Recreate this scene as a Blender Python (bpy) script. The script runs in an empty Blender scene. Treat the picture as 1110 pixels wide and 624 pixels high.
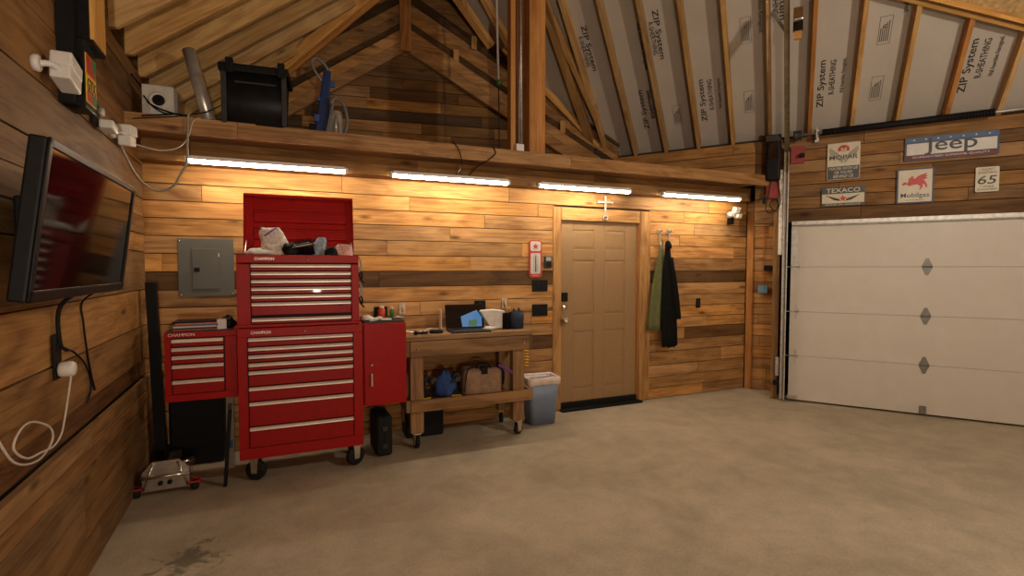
import bpy, bmesh, math, random
from mathutils import Vector, Matrix
R=random.Random(7)
C=bpy.context.scene.collection
PI=math.pi
rad=math.radians
# ------------------------------------------------------------------ materials
def newmat(name):
    m=bpy.data.materials.new(name); m.use_nodes=True
    nt=m.node_tree; b=nt.nodes['Principled BSDF']
    return m,nt,b
def N(nt,t,**k):
    n=nt.nodes.new(t)
    for a,v in k.items():
        if a in n.inputs.keys(): n.inputs[a].default_value=v
        else: setattr(n,a,v)
    return n
def plain(name,col,rough=.5,metal=0.,var=.12,scale=18,bump=0.,bscale=60,coat=0,spec=.5,trans=0,alpha=1):
    m,nt,b=newmat(name)
    tc=N(nt,'ShaderNodeTexCoord'); no=N(nt,'ShaderNodeTexNoise'); no.inputs['Scale'].default_value=scale; no.inputs['Detail'].default_value=4
    nt.links.new(tc.outputs['Object'],no.inputs['Vector'])
    rp=N(nt,'ShaderNodeValToRGB'); rp.color_ramp.elements[0].position=.3; rp.color_ramp.elements[1].position=.7
    rp.color_ramp.elements[0].color=(*[c*(1-var) for c in col],1); rp.color_ramp.elements[1].color=(*[min(1,c*(1+var)) for c in col],1)
    nt.links.new(no.outputs['Fac'],rp.inputs['Fac']); nt.links.new(rp.outputs['Color'],b.inputs['Base Color'])
    b.inputs['Roughness'].default_value=rough; b.inputs['Metallic'].default_value=metal
    b.inputs['Coat Weight'].default_value=coat; b.inputs['Specular IOR Level'].default_value=spec
    b.inputs['Transmission Weight'].default_value=trans; b.inputs['Alpha'].default_value=alpha
    if bump:
        n2=N(nt,'ShaderNodeTexNoise'); n2.inputs['Scale'].default_value=bscale
        nt.links.new(tc.outputs['Object'],n2.inputs['Vector'])
        bp=N(nt,'ShaderNodeBump'); bp.inputs['Strength'].default_value=bump; bp.inputs['Distance'].default_value=.01
        nt.links.new(n2.outputs['Fac'],bp.inputs['Height']); nt.links.new(bp.outputs['Normal'],b.inputs['Normal'])
    return m
def wood(name,light,dark,knots=True,rough=.7,stain=.35):
    """board wood: UV holds metres along / across the grain, attribute tone holds each board's own colour"""
    m,nt,b=newmat(name); L=nt.links.new
    uv=N(nt,'ShaderNodeUVMap',uv_map='UVMap')
    mp=N(nt,'ShaderNodeMapping'); mp.inputs['Scale'].default_value=(1.8,42,1); L(uv.outputs['UV'],mp.inputs['Vector'])
    g=N(nt,'ShaderNodeTexNoise'); g.inputs['Scale'].default_value=1.; g.inputs['Detail'].default_value=7; g.inputs['Roughness'].default_value=.62; g.inputs['Distortion'].default_value=.9
    L(mp.outputs['Vector'],g.inputs['Vector'])
    mp2=N(nt,'ShaderNodeMapping'); mp2.inputs['Scale'].default_value=(1.3,5,1); L(uv.outputs['UV'],mp2.inputs['Vector'])
    g2=N(nt,'ShaderNodeTexNoise'); g2.inputs['Scale'].default_value=1.3; g2.inputs['Detail'].default_value=5; g2.inputs['Distortion'].default_value=1.2
    L(mp2.outputs['Vector'],g2.inputs['Vector'])
    mix0=N(nt,'ShaderNodeMath',operation='MULTIPLY_ADD'); mix0.inputs[1].default_value=.5
    sc=N(nt,'ShaderNodeMath',operation='MULTIPLY'); sc.inputs[1].default_value=.5; L(g2.outputs['Fac'],sc.inputs[0])
    L(g.outputs['Fac'],mix0.inputs[0]); L(sc.outputs[0],mix0.inputs[2])
    rp=N(nt,'ShaderNodeValToRGB'); e=rp.color_ramp.elements
    e[0].position=.38; e[0].color=(*dark,1); e[1].position=.58; e[1].color=(*light,1)
    L(mix0.outputs[0],rp.inputs['Fac']); col=rp.outputs['Color']
    if knots:
        mp3=N(nt,'ShaderNodeMapping'); mp3.inputs['Scale'].default_value=(1.9,5.5,1); L(uv.outputs['UV'],mp3.inputs['Vector'])
        v=N(nt,'ShaderNodeTexVoronoi'); v.inputs['Scale'].default_value=1.; L(mp3.outputs['Vector'],v.inputs['Vector'])
        r2=N(nt,'ShaderNodeValToRGB'); r2.color_ramp.elements[0].position=.035; r2.color_ramp.elements[0].color=(.12,.07,.04,1); r2.color_ramp.elements[1].position=.15; r2.color_ramp.elements[1].color=(1,1,1,1)
        L(v.outputs['Distance'],r2.inputs['Fac'])
        mk=N(nt,'ShaderNodeMix',data_type='RGBA',blend_type='MULTIPLY'); mk.inputs[0].default_value=.8
        L(col,mk.inputs[6]); L(r2.outputs['Color'],mk.inputs[7]); col=mk.outputs[2]
    at=N(nt,'ShaderNodeAttribute',attribute_name='tone')
    ml=N(nt,'ShaderNodeMix',data_type='RGBA',blend_type='MULTIPLY'); ml.inputs[0].default_value=1.
    L(col,ml.inputs[6]); L(at.outputs['Color'],ml.inputs[7]); L(ml.outputs[2],b.inputs['Base Color'])
    b.inputs['Roughness'].default_value=rough; b.inputs['Specular IOR Level'].default_value=.3
    bp=N(nt,'ShaderNodeBump'); bp.inputs['Strength'].default_value=.35; bp.inputs['Distance'].default_value=.004
    L(g.outputs['Fac'],bp.inputs['Height']); L(bp.outputs['Normal'],b.inputs['Normal'])
    return m
WOOD=wood('reclaimed_boards',(.62,.33,.115),(.29,.13,.04))
PINE=wood('pine_rafters',(.70,.42,.155),(.42,.21,.065))
FIR=wood('orange_fir',(.52,.24,.065),(.34,.13,.03),knots=False)
BENCHW=wood('bench_lumber',(.36,.21,.10),(.17,.09,.04))
OSB=plain('plywood',(.42,.27,.11),.8,var=.3,scale=30)
def emit(name,col,s,base=.9):
    m,nt,b=newmat(name); b.inputs['Base Color'].default_value=(base,base,base,1)
    b.inputs['Emission Color'].default_value=(*col,1); b.inputs['Emission Strength'].default_value=s
    return m
WARM=(1.,.80,.55)
TUBE=emit('led_tube_glow',(1.,.84,.62),48.)
# concrete
def concrete():
    m,nt,b=newmat('stained_concrete'); L=nt.links.new
    tc=N(nt,'ShaderNodeTexCoord')
    def noi(s,d,dis=0.):
        n=N(nt,'ShaderNodeTexNoise'); n.inputs['Scale'].default_value=s; n.inputs['Detail'].default_value=d; n.inputs['Distortion'].default_value=dis; n.inputs['Roughness'].default_value=.62
        L(tc.outputs['Object'],n.inputs['Vector']); return n
    a=noi(1.1,8,.8); c=noi(5,8,.4); d=noi(60,3)
    r=N(nt,'ShaderNodeValToRGB'); e=r.color_ramp.elements
    e[0].position=.33; e[0].color=(.38,.325,.235,1); e[1].position=.66; e[1].color=(.50,.43,.325,1)
    x=e.new(.5); x.color=(.44,.375,.275,1)
    L(a.outputs['Fac'],r.inputs['Fac'])
    r2=N(nt,'ShaderNodeValToRGB'); e=r2.color_ramp.elements; e[0].position=.35; e[0].color=(.88,.87,.85,1); e[1].position=.62; e[1].color=(1.06,1.05,1.02,1); L(c.outputs['Fac'],r2.inputs['Fac'])
    r3=N(nt,'ShaderNodeValToRGB'); e=r3.color_ramp.elements; e[0].position=.3; e[0].color=(.85,.85,.85,1); e[1].position=.7; e[1].color=(1.05,1.05,1.05,1); L(d.outputs['Fac'],r3.inputs['Fac'])
    m1=N(nt,'ShaderNodeMix',data_type='RGBA',blend_type='MULTIPLY'); m1.inputs[0].default_value=1; L(r.outputs['Color'],m1.inputs[6]); L(r2.outputs['Color'],m1.inputs[7])
    m2=N(nt,'ShaderNodeMix',data_type='RGBA',blend_type='MULTIPLY'); m2.inputs[0].default_value=1; L(m1.outputs[2],m2.inputs[6]); L(r3.outputs['Color'],m2.inputs[7])
    # oil stain patch near the left wall
    mp=N(nt,'ShaderNodeMapping'); mp.inputs['Location'].default_value=(.62,-3.12,0); L(tc.outputs['Object'],mp.inputs['Vector'])
    ln=N(nt,'ShaderNodeVectorMath',operation='LENGTH'); L(mp.outputs['Vector'],ln.inputs[0])
    ad=N(nt,'ShaderNodeMath',operation='MULTIPLY_ADD'); ad.inputs[1].default_value=.9; L(noi(9,6,1).outputs['Fac'],ad.inputs[0]); L(ln.outputs['Value'],ad.inputs[2])
    r4=N(nt,'ShaderNodeValToRGB'); e=r4.color_ramp.elements; e[0].position=.52; e[0].color=(.42,.45,.42,1); e[1].position=.62; e[1].color=(1,1,1,1); L(ad.outputs[0],r4.inputs['Fac'])
    m3=N(nt,'ShaderNodeMix',data_type='RGBA',blend_type='MULTIPLY'); m3.inputs[0].default_value=1; L(m2.outputs[2],m3.inputs[6]); L(r4.outputs['Color'],m3.inputs[7])
    L(m3.outputs[2],b.inputs['Base Color'])
    rr=N(nt,'ShaderNodeMapRange'); rr.inputs['To Min'].default_value=.45; rr.inputs['To Max'].default_value=.75; L(c.outputs['Fac'],rr.inputs['Value']); L(rr.outputs['Result'],b.inputs['Roughness'])
    bp=N(nt,'ShaderNodeBump'); bp.inputs['Strength'].default_value=.12; bp.inputs['Distance'].default_value=.01; L(c.outputs['Fac'],bp.inputs['Height']); L(bp.outputs['Normal'],b.inputs['Normal'])
    b.inputs['Specular IOR Level'].default_value=.3
    return m
CONC=concrete()
RED=plain('red_enamel',(.36,.005,.005),.42,var=.06,coat=.08,spec=.2)
REDD=plain('red_enamel_drawer',(.32,.005,.005),.42,var=.08,coat=.06,spec=.2)
DKRED=plain('dark_red_plastic',(.28,.03,.03),.5)
CHROME=plain('brushed_chrome',(.78,.74,.68),.22,1.,var=.06,scale=40)
HANDLE=plain('satin_trim',(.86,.80,.70),.32,.35,var=.05,scale=40)
STEEL=plain('galvanised_steel',(.50,.48,.44),.5,.8,var=.2,scale=25)
HINGE=plain('hinge_steel',(.20,.19,.17),.5,.7)
DKSTEEL=plain('dull_track_steel',(.30,.25,.17),.5,1.,var=.2)
ALU=plain('cast_aluminium',(.55,.53,.50),.35,1.,var=.15)
BLACK=plain('black_plastic',(.008,.008,.008),.45,var=.3,spec=.2)
BLACKG=plain('black_gloss',(.006,.006,.007),.08,var=.2,coat=.5)
SCREEN=plain('tv_glass',(.003,.003,.003),.07,var=.1,spec=.12)
RUBBER=plain('black_rubber',(.012,.012,.012),.75,bump=.2,spec=.25)
DGREY=plain('dark_grey_plastic',(.035,.035,.034),.5,spec=.3)
PANELG=plain('grey_panel_enamel',(.115,.12,.105),.45,var=.05)
WHITE=plain('white_plastic',(.72,.69,.64),.4,var=.05)
DOORM=plain('tan_door_paint',(.33,.20,.095),.45,var=.05,spec=.4)
GDOOR=plain('garage_door_enamel',(.62,.57,.49),.45,var=.03,scale=6,bump=.05,bscale=200)
ZIP=plain('sheathing_panel',(.47,.42,.36),.6,var=.05,scale=3)
DARKW=plain('dark_backing_board',(.05,.025,.012),.9)
PRINT=plain('black_ink',(.02,.018,.015),.7)
PRINTG=plain('grey_ink',(.06,.05,.04),.7)
BLUE=plain('blue_plastic',(.02,.07,.26),.4)
BLUEF=plain('blue_fabric',(.02,.06,.22),.85)
BINB=plain('grey_blue_bin_plastic',(.17,.22,.32),.45,var=.05)
LINER=plain('white_bin_liner',(.75,.62,.56),.45,bump=.6,bscale=40)
TAN=plain('tan_canvas',(.30,.185,.11),.9,var=.2,bump=.3)
OLIVE=plain('olive_cloth',(.12,.125,.045),.9,bump=.3)
JBLACK=plain('black_cloth',(.006,.006,.006),.85,bump=.4,spec=.15)
YEL=plain('yellow_hose',(.75,.42,.03),.4)
PURP=plain('purple_strap',(.2,.05,.3),.7)
GREEN=plain('green_plastic',(.03,.25,.06),.4)
ORANGE=plain('orange_red_label',(.75,.10,.03),.4)
CLOTH=plain('white_cloth',(.75,.72,.66),.85,bump=.5,bscale=25)
BAGC=plain('clear_plastic_bag',(.80,.70,.60),.2,var=.25,scale=40,bump=.9,bscale=50,alpha=.85)
BAGB=plain('bluish_plastic_bag',(.35,.45,.55),.2,var=.3,scale=40,bump=.9,bscale=50,alpha=.85)
BAGP=plain('pinkish_plastic_bag',(.75,.40,.36),.25,var=.35,scale=50,bump=.9,bscale=50,alpha=.9)
AMBER=plain('amber_plastic',(.65,.33,.06),.3)
CREAM=plain('cream_paint',(.62,.56,.42),.5,var=.08,scale=10)
SIGNW=plain('sign_white',(.60,.57,.53),.5,var=.08,scale=12)
NAVY=plain('navy_paint',(.025,.035,.09),.5,var=.2)
SBLUE=plain('sign_blue_paint',(.04,.09,.19),.5,var=.2)
SGREY=plain('sign_charcoal',(.06,.06,.055),.5,var=.2)
SRED=plain('sign_red_paint',(.50,.035,.025),.5,var=.15)
SBLK=plain('sign_black_paint',(.015,.015,.015),.5)
SGRN=plain('sign_green_paint',(.02,.22,.06),.5)
SYEL=plain('sign_yellow_paint',(.8,.5,.03),.5)
LBLUE=plain('light_blue_box',(.14,.30,.42),.5)
SKYB=emit('laptop_picture_blue',(.10,.30,.62),.55,.02)
SKYG=emit('laptop_picture_green',(.10,.28,.12),.4,.02)
SOOT=plain('matte_black_steel',(.007,.007,.007),.6,spec=.2)
GLASSP=plain('clear_vac_cup',(.35,.30,.24),.15,var=.2,coat=.3)
VBLUE=plain('vacuum_blue',(.012,.035,.12),.35)
VGREY=plain('vacuum_grey',(.14,.14,.13),.4)
WCORD=plain('white_cord',(.62,.56,.48),.5)
GCORD=plain('grey_cord',(.30,.27,.22),.5)
RCORD=plain('red_wire',(.5,.10,.03),.5)
# ------------------------------------------------------------------ mesh builder
class M:
    def __init__(s):
        s.v=[]; s.f=[]; s.uv=[]; s.t=[]; s.sm=[]
    def face(s,idx,uv=None,tone=(1,1,1),sm=False):
        s.f.append(idx); s.uv.append(uv or [(0,0)]*len(idx)); s.t.append(tone); s.sm.append(sm)
    def hexa(s,P,tone=(1,1,1),g=0):
        """P: 8 points, order x0y0z0,x1y0z0,x1y1z0,x0y1z0 then z1. g: grain axis index"""
        b=len(s.v); P=[Vector(p) for p in P]; s.v+=P
        ax=[(P[1]-P[0]),(P[3]-P[0]),(P[4]-P[0])]
        ln=[a.length or 1e-6 for a in ax]; un=[a/l for a,l in zip(ax,ln)]
        o=(R.random()*40,R.random()*40)
        oth=[i for i in range(3) if i!=g]
        for q,(c0,c1) in (((0,3,2,1),(0,1)),((4,5,6,7),(0,1)),((0,1,5,4),(0,2)),((2,3,7,6),(0,2)),((1,2,6,5),(1,2)),((3,0,4,7),(1,2))):
            uv=[]
            for i in q:
                d=P[i]-P[0]
                u=d.dot(un[g]); w=[d.dot(un[k]) for k in oth]
                if g in (c0,c1): a=[k for k in (c0,c1) if k!=g][0]; vv=d.dot(un[a])+ (0.37 if a==oth[0] else 0)
                else: vv=w[0]; u=w[1]*.1+u
                uv.append((u+o[0],vv+o[1]))
            s.face([b+i for i in q],uv,tone)
        return s
    def box(s,x0,x1,y0,y1,z0,z1,tone=(1,1,1),g=0):
        return s.hexa([(x0,y0,z0),(x1,y0,z0),(x1,y1,z0),(x0,y1,z0),(x0,y0,z1),(x1,y0,z1),(x1,y1,z1),(x0,y1,z1)],tone,g)
    def beam(s,p0,p1,w,h,up=(0,0,1),tone=(1,1,1),drop=0.,cut=None):
        """beam from p0 to p1; w across, h along up; reference line = bottom centre; cut='v' gives plumb-cut ends"""
        p0=Vector(p0);p1=Vector(p1);d=(p1-p0).normalized();u=Vector(up)
        sd=d.cross(u).normalized(); uu=sd.cross(d).normalized()
        if cut=='v':
            z=Vector((0,0,1)); uu=z/max(.2,z.dot(uu))
        a=sd*(w/2)
        P=[p0-a,p1-a,p1+a,p0+a]; Q=[p+uu*h for p in P]
        return s.hexa(P+Q,tone,0)
    def rot_box(s,c,sx,sy,sz,rx=0,ry=0,rz=0,tone=(1,1,1),g=0):
        m=Matrix.Translation(c)@Matrix.Rotation(rz,4,'Z')@Matrix.Rotation(ry,4,'Y')@Matrix.Rotation(rx,4,'X')
        P=[m@Vector((a*sx/2,b*sy/2,d*sz/2)) for d in(-1,1) for a,b in((-1,-1),(1,-1),(1,1),(-1,1))]
        return s.hexa(P,tone,g)
    def ring(s,rings,close=True,caps=(True,True),sm=True,tone=(1,1,1)):
        b=len(s.v); n=len(rings[0])
        for r in rings: s.v+= [Vector(p) for p in r]
        for i in range(len(rings)-1):
            for j in range(n if close else n-1):
                k=(j+1)%n
                s.face([b+i*n+j,b+i*n+k,b+(i+1)*n+k,b+(i+1)*n+j],None,tone,sm)
        if caps[0]: s.face([b+j for j in range(n)][::-1],None,tone)
        if caps[1]: s.face([b+(len(rings)-1)*n+j for j in range(n)],None,tone)
        return s
    def cyl(s,p0,p1,r0,r1=None,n=16,caps=True):
        r1=r0 if r1 is None else r1
        return s.tube([p0,p1],[r0,r1],n,caps)
    def tube(s,pts,r,n=8,caps=True,sm=True):
        pts=[Vector(p) for p in pts]; rs=r if isinstance(r,(list,tuple)) else [r]*len(pts)
        rings=[]; prev=None
        for i,p in enumerate(pts):
            d=(pts[min(i+1,len(pts)-1)]-pts[max(i-1,0)])
            if d.length<1e-9: d=Vector((0,0,1))
            d.normalize()
            if prev is None:
                a=Vector((0,0,1)) if abs(d.z)<.9 else Vector((1,0,0)); x=d.cross(a).normalized()
            else:
                x=(prev-d*prev.dot(d)); x=x.normalized() if x.length>1e-6 else d.orthogonal().normalized()
            prev=x; y=d.cross(x)
            rings.append([p+x*math.cos(2*PI*j/n)*rs[i]+y*math.sin(2*PI*j/n)*rs[i] for j in range(n)])
        return s.ring(rings,True,(caps,caps),sm)
    def lathe(s,prof,c=(0,0,0),axis='z',n=20,sx=1,sy=1):
        c=Vector(c); rings=[]
        for r,h in prof:
            rg=[]
            for j in range(n):
                a=2*PI*j/n; x=r*math.cos(a)*sx;y=r*math.sin(a)*sy
                rg.append(c+Vector({'z':(x,y,h),'y':(x,h,y),'x':(h,x,y)}[axis]))
            rings.append(rg)
        return s.ring(rings)
    def prism(s,poly,y0,y1,tone=(1,1,1),plane='xz'):
        """poly in plane, extruded along third axis between y0 and y1"""
        f={'xz':lambda a,b,t:(a,t,b),'xy':lambda a,b,t:(a,b,t),'yz':lambda a,b,t:(t,a,b)}[plane]
        return s.ring([[f(a,b,y0) for a,b in poly],[f(a,b,y1) for a,b in poly]],sm=False,tone=tone)
    def blob(s,c,sx,sy,sz,amp=.15,freq=3.,seed=0,nu=18,nv=12,flat=False):
        c=Vector(c); rg=random.Random(seed); ph=[rg.random()*6.28 for _ in range(9)]
        rings=[]
        for i in range(nv+1):
            th=PI*(i+.02)/(nv+.04); r=[]
            for j in range(nu):
                a=2*PI*j/nu
                d=1+amp*(math.sin(freq*a+ph[0]+2*th)+.7*math.sin(2*freq*a+ph[1]-3*th)+.6*math.sin(4*th+ph[2]+a))/1.6
                x=math.sin(th)*math.cos(a)*d*sx; y=math.sin(th)*math.sin(a)*d*sy; z=math.cos(th)*d*sz
                if flat: z=max(z,-sz*.55)
                r.append(c+Vector((x,y,z)))
            rings.append(r)
        return s.ring(rings)
    def build(s,name,mat,parent=None,bevel=0.,seg=2,loc=None,rotz=0,solid=0):
        me=bpy.data.meshes.new(name); me.from_pydata([tuple(v) for v in s.v],[],s.f)
        me.uv_layers.new(name='UVMap'); me.attributes.new('tone','FLOAT_COLOR','CORNER')
        fu=[]; fc=[]
        for fi,f in enumerate(s.f):
            t=s.t[fi]
            for j in range(len(f)): fu+=list(s.uv[fi][j]); fc+=[t[0],t[1],t[2],1.]
        me.uv_layers['UVMap'].data.foreach_set('uv',fu); me.attributes['tone'].data.foreach_set('color',fc)
        for p,sm in zip(me.polygons,s.sm): p.use_smooth=sm
        bm=bmesh.new(); bm.from_mesh(me); bmesh.ops.recalc_face_normals(bm,faces=bm.faces); bm.to_mesh(me); bm.free()
        o=bpy.data.objects.new(name,me); C.objects.link(o); me.materials.append(mat)
        if parent: o.parent=parent
        if loc is not None: o.location=loc
        o.rotation_euler[2]=rotz
        if solid:
            sm_=o.modifiers.new('thick','SOLIDIFY'); sm_.thickness=solid; sm_.offset=0
        if bevel:
            bv=o.modifiers.new('bevel','BEVEL'); bv.width=bevel; bv.segments=seg; bv.limit_method='ANGLE'
        return o
def empty(name,loc=(0,0,0),rotz=0,label=None,cat=None,group=None,kind=None):
    o=bpy.data.objects.new(name,None); C.objects.link(o); o.location=loc; o.rotation_euler[2]=rotz; o.empty_display_size=.1
    tag(o,label,cat,group,kind); return o
def tag(o,label=None,cat=None,group=None,kind=None):
    if label:o['label']=label
    if cat:o['category']=cat
    if group:o['group']=group
    if kind:o['kind']=kind
    return o
def copytree(o,parent=None):
    c=o.copy(); C.objects.link(c)
    if parent: c.parent=parent
    for ch in [x for x in bpy.data.objects if x.parent==o]: copytree(ch,c)
    return c
def text(body,name,mat,parent,w,h,loc,depth=.001,shear=0,rot=None,bold=0.):
    """lettering on the parent's local xz plane facing -y; w,h in metres; loc = centre"""
    cu=bpy.data.curves.new('lettering','FONT'); cu.body=body; cu.size=1; cu.extrude=.01; cu.offset=bold; cu.shear=shear
    cu.align_x='CENTER'; cu.resolution_u=3
    t=bpy.data.objects.new('tmp',cu); C.objects.link(t)
    dg=bpy.context.evaluated_depsgraph_get(); me=bpy.data.meshes.new_from_object(t.evaluated_get(dg))
    bpy.data.objects.remove(t)
    if not len(me.vertices): return None
    xs=[v.co.x for v in me.vertices]; ys=[v.co.y for v in me.vertices]; zs=[v.co.z for v in me.vertices]
    cx,cy=(min(xs)+max(xs))/2,(min(ys)+max(ys))/2; sx=w/(max(xs)-min(xs)); sy=h/(max(ys)-min(ys)); sz=depth/(max(zs)-min(zs))
    for v in me.vertices:
        x,y,z=(v.co.x-cx)*sx,(v.co.y-cy)*sy,v.co.z*sz
        v.co=(x,-z,y)
    me.name=name; me.materials.clear(); me.materials.append(mat)
    o=bpy.data.objects.new(name,me); C.objects.link(o)
    if parent: o.parent=parent
    o.location=loc
    if rot: o.rotation_euler=rot
    return o
def smooth(pts,n=6):
    pts=[Vector(p) for p in pts]; out=[]
    P=[pts[0]]+pts+[pts[-1]]
    for i in range(1,len(P)-2):
        for k in range(n):
            t=k/n; a,b,c,d=P[i-1],P[i],P[i+1],P[i+2]
            out.append(.5*((2*b)+(-a+c)*t+(2*a-5*b+4*c-d)*t*t+(-a+3*b-3*c+d)*t**3))
    out.append(pts[-1]); return out
def wire(name,pts,r,mat,label=None,cat=None,parent=None,n=6,sm=6,group=None):
    m=M(); m.tube(smooth(pts,sm),r,n); o=m.build(name,mat,parent)
    if label: tag(o,label,cat,group)
    return o
def tone(lo=.75,hi=1.15,warm=.13):
    k=R.uniform(lo,hi); w=R.uniform(-warm,warm)
    return (k*(1+w*.5),k,k*(1-w*1.6))
# ------------------------------------------------------------------ frames
YB=4.826; XL=-1.2
LA=rad(93.6); LD=Vector((math.cos(LA),math.sin(LA),0)); LN=Vector((-LD.y,LD.x,0)); LP=Vector((-1.2,4.82,0))
GA=rad(-52.); GD=Vector((math.cos(GA),math.sin(GA),0)); GN=Vector((-GD.y,GD.x,0)); GP=Vector((5.346,4.13,0))
def LW(s,o,z): return LP+LD*s-LN*o+Vector((0,0,z))       # o = distance out from the left wall
def GW(s,o,z): return GP+GD*s-GN*o+Vector((0,0,z))       # o = distance out from the garage door plane
# ------------------------------------------------------------------ setting
def plankwall(name,rows,x0,x1,th,mat,holes=(),dark=(),base=(1,1,1),lens=(1.2,3.2),loc=(0,0,0),rotz=0,lo=.72,hi=1.18,back=.03,force=(),parent=None,spread=0.004,darkk=.22):
    """boards run along x, room side is -y. rows: z edges; holes: (xa,xb,za,zb)"""
    m=M()
    for i in range(len(rows)-1):
        z0,z1=rows[i],rows[i+1]; x=x0; off=R.uniform(0,spread)
        segs=[]
        x=x0-R.uniform(0,1.5)
        while x<x1:
            L=R.uniform(*lens); segs.append([max(x,x0),min(x+L,x1)]); x+=L
        for a,b in segs:
            if b-a<.02: continue
            t=tone(lo,hi)
            if i in dark: t=tuple(c*darkk for c in (1.0,.95,.9))
            for fi,xa,xb,k in force:
                if fi==i and a<(xa+xb)/2<b: t=(k,k*.93,k*.85)
            parts=[(a,b)]
            for (ha,hb,hz0,hz1) in holes:
                if z1>hz0+.01 and z0<hz1-.01:
                    np=[]
                    for (p,q) in parts:
                        if hb<=p or ha>=q: np.append((p,q)); continue
                        if p<ha: np.append((p,ha))
                        if q>hb: np.append((hb,q))
                    parts=np
            for p,q in parts:
                if q-p>.015:
                    dy=off+R.uniform(0,.003)
                    m.box(p+.0015,q-.0015,-dy,th,z0+.0035,z1-.0035,t,0)
    # backing sheet (with the same openings left out)
    o=m.build(name,mat,parent,loc=loc,rotz=rotz,bevel=.0012,seg=1)
    return o
struct=lambda o,l,c: tag(o,l,c,None,'structure')
fl=M(); fl.prism([(-4,-6),(14,-6),(14,9),(-4,9)],-.1,0,plane='xy'); o=fl.build('floor',CONC); struct(o,'stained tan concrete garage floor','floor')
# back wall
rows=[.005,.13,.265,.41,.575,.714,.858,.985,1.127,1.265,1.41,1.56,1.71,1.855,2.0,2.14,2.28,2.44,2.6]
wb=plankwall('wall_back',rows,-1.24,5.36,.02,WOOD,holes=[(2.51,3.80,0,2.26)],dark=(10,),lo=.70,hi=1.16,loc=(0,YB,0),
    force=[(5,3.8,5.3,.30),(5,2.2,2.5,.2),(14,-1,0,1.),(12,2,2.4,1.12),(12,4,5,1.12)])
struct(wb,'long plank wall of reclaimed boards with the tan door in it','wall')
m=M(); m.box(-1.3,2.51,.022,.06,0,2.62); m.box(3.80,5.45,.022,.06,0,2.62); m.box(2.51,3.8,.022,.06,2.26,2.62); m.build('backing_board',DARKW,wb)
# left wall
lr=[.005,.19,.38,.56,.65,.745]
ur=[.875,1.14,1.42,1.72,1.86,2.0,2.145,2.41,2.70,2.85,3.0,3.12]
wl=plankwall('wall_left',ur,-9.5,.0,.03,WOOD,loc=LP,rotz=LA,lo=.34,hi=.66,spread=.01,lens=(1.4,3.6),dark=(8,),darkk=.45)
struct(wl,'left plank wall of wide reclaimed boards carrying the television','wall')
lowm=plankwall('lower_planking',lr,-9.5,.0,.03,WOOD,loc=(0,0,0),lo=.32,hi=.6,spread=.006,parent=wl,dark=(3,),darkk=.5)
lowm.location=(0,-.035,0)
m=M(); m.box(-9.5,1.8,.03,.09,0,3.15); m.build('backing_board',DARKW,wl)
upl=plankwall('upper_planking',[2.70,2.85,3.0,3.12],.0,1.75,.03,WOOD,parent=wl,lo=.5,hi=.8)
m=M(); m.box(-9.5,0,.012,.03,.745,.875,(.25,.2,.15),0); m.build('shaded_recess_board',WOOD,wl)  # shade of the recess put into the dark board tone
# garage wall (header over the door, continues behind the loft)
gr=[2.13,2.29,2.43,2.57,2.71,2.85,2.98,3.13]
wg=plankwall('wall_right',gr,-.42,9.5,.03,WOOD,loc=GP+GN*.03,rotz=GA,lo=.32,hi=.64,dark=(0,3,5),darkk=.28,lens=(.9,2.4),
             force=[(3,.0,.6,.5),(5,1.,1.5,.55)])
struct(wg,'plank header wall above the garage door with vintage signs','wall')
m=M(); m.box(-.40,9.5,.035,.075,2.13,3.16); m.box(-2.6,-.40,.035,.075,2.69,3.16); m.build('backing_board',DARKW,wg)
plankwall('upper_planking',[2.70,2.86,3.0,3.13],-2.5,-.42,.03,WOOD,parent=wg,lo=.62,hi=.8)
# beyond the end of the door (out of frame)
s2=plankwall('end_planking',[.005,.14,.29,.43,.58,.73,.87,1.0,1.14,1.28,1.42,1.57,1.72,1.86,2.0,2.13],4.85,9.5,.03,WOOD,parent=wg)
m=M(); m.box(4.85,9.5,.035,.075,0,2.13); m.build('backing_board',DARKW,wg)
# return wall between back wall and garage door
strip=plankwall('wall_corner',[.005,.13,.28,.42,.57,.71,.86,.99,1.13,1.27,1.41,1.55,1.69,1.84,1.98,2.13,2.28,2.42],-.52,-.16,.03,WOOD,
    loc=GP+GN*.43,rotz=GA,lo=.75,hi=1.1,lens=(.5,1.),dark=(9,),darkk=.5)
struct(strip,'narrow plank return wall between the corner board and garage door track','wall')
m=M(); m.box(-.6,-.1,.03,.07,0,3.13); m.build('backing_board',DARKW,strip)
m=M(); m.box(-.195,-.16,-.40,.03,.0,2.42,(.55,.5,.45),2); m.build('jamb_board',FIR,strip)
m=M(); m.box(-.525,-.445,-.035,0,.0,2.3,(.85,.8,.75),2); m.build('corner_board',FIR,strip)
m=M(); m.box(-.525,-.16,-.03,0,2.3,2.46,(.6,.6,.6),0); m.box(-.21,-.14,-.44,-.40,0,2.43,(.4,.4,.4),2); m.build('header_board',WOOD,strip)
# front wall, behind the camera
wf=plankwall('wall_front',[i*.15 for i in range(0,47)],-2.0,13.,.03,WOOD,loc=(0,-3.2,0),rotz=0,lo=.6,hi=1.); struct(wf,'plank wall behind the viewer','wall')
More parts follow.
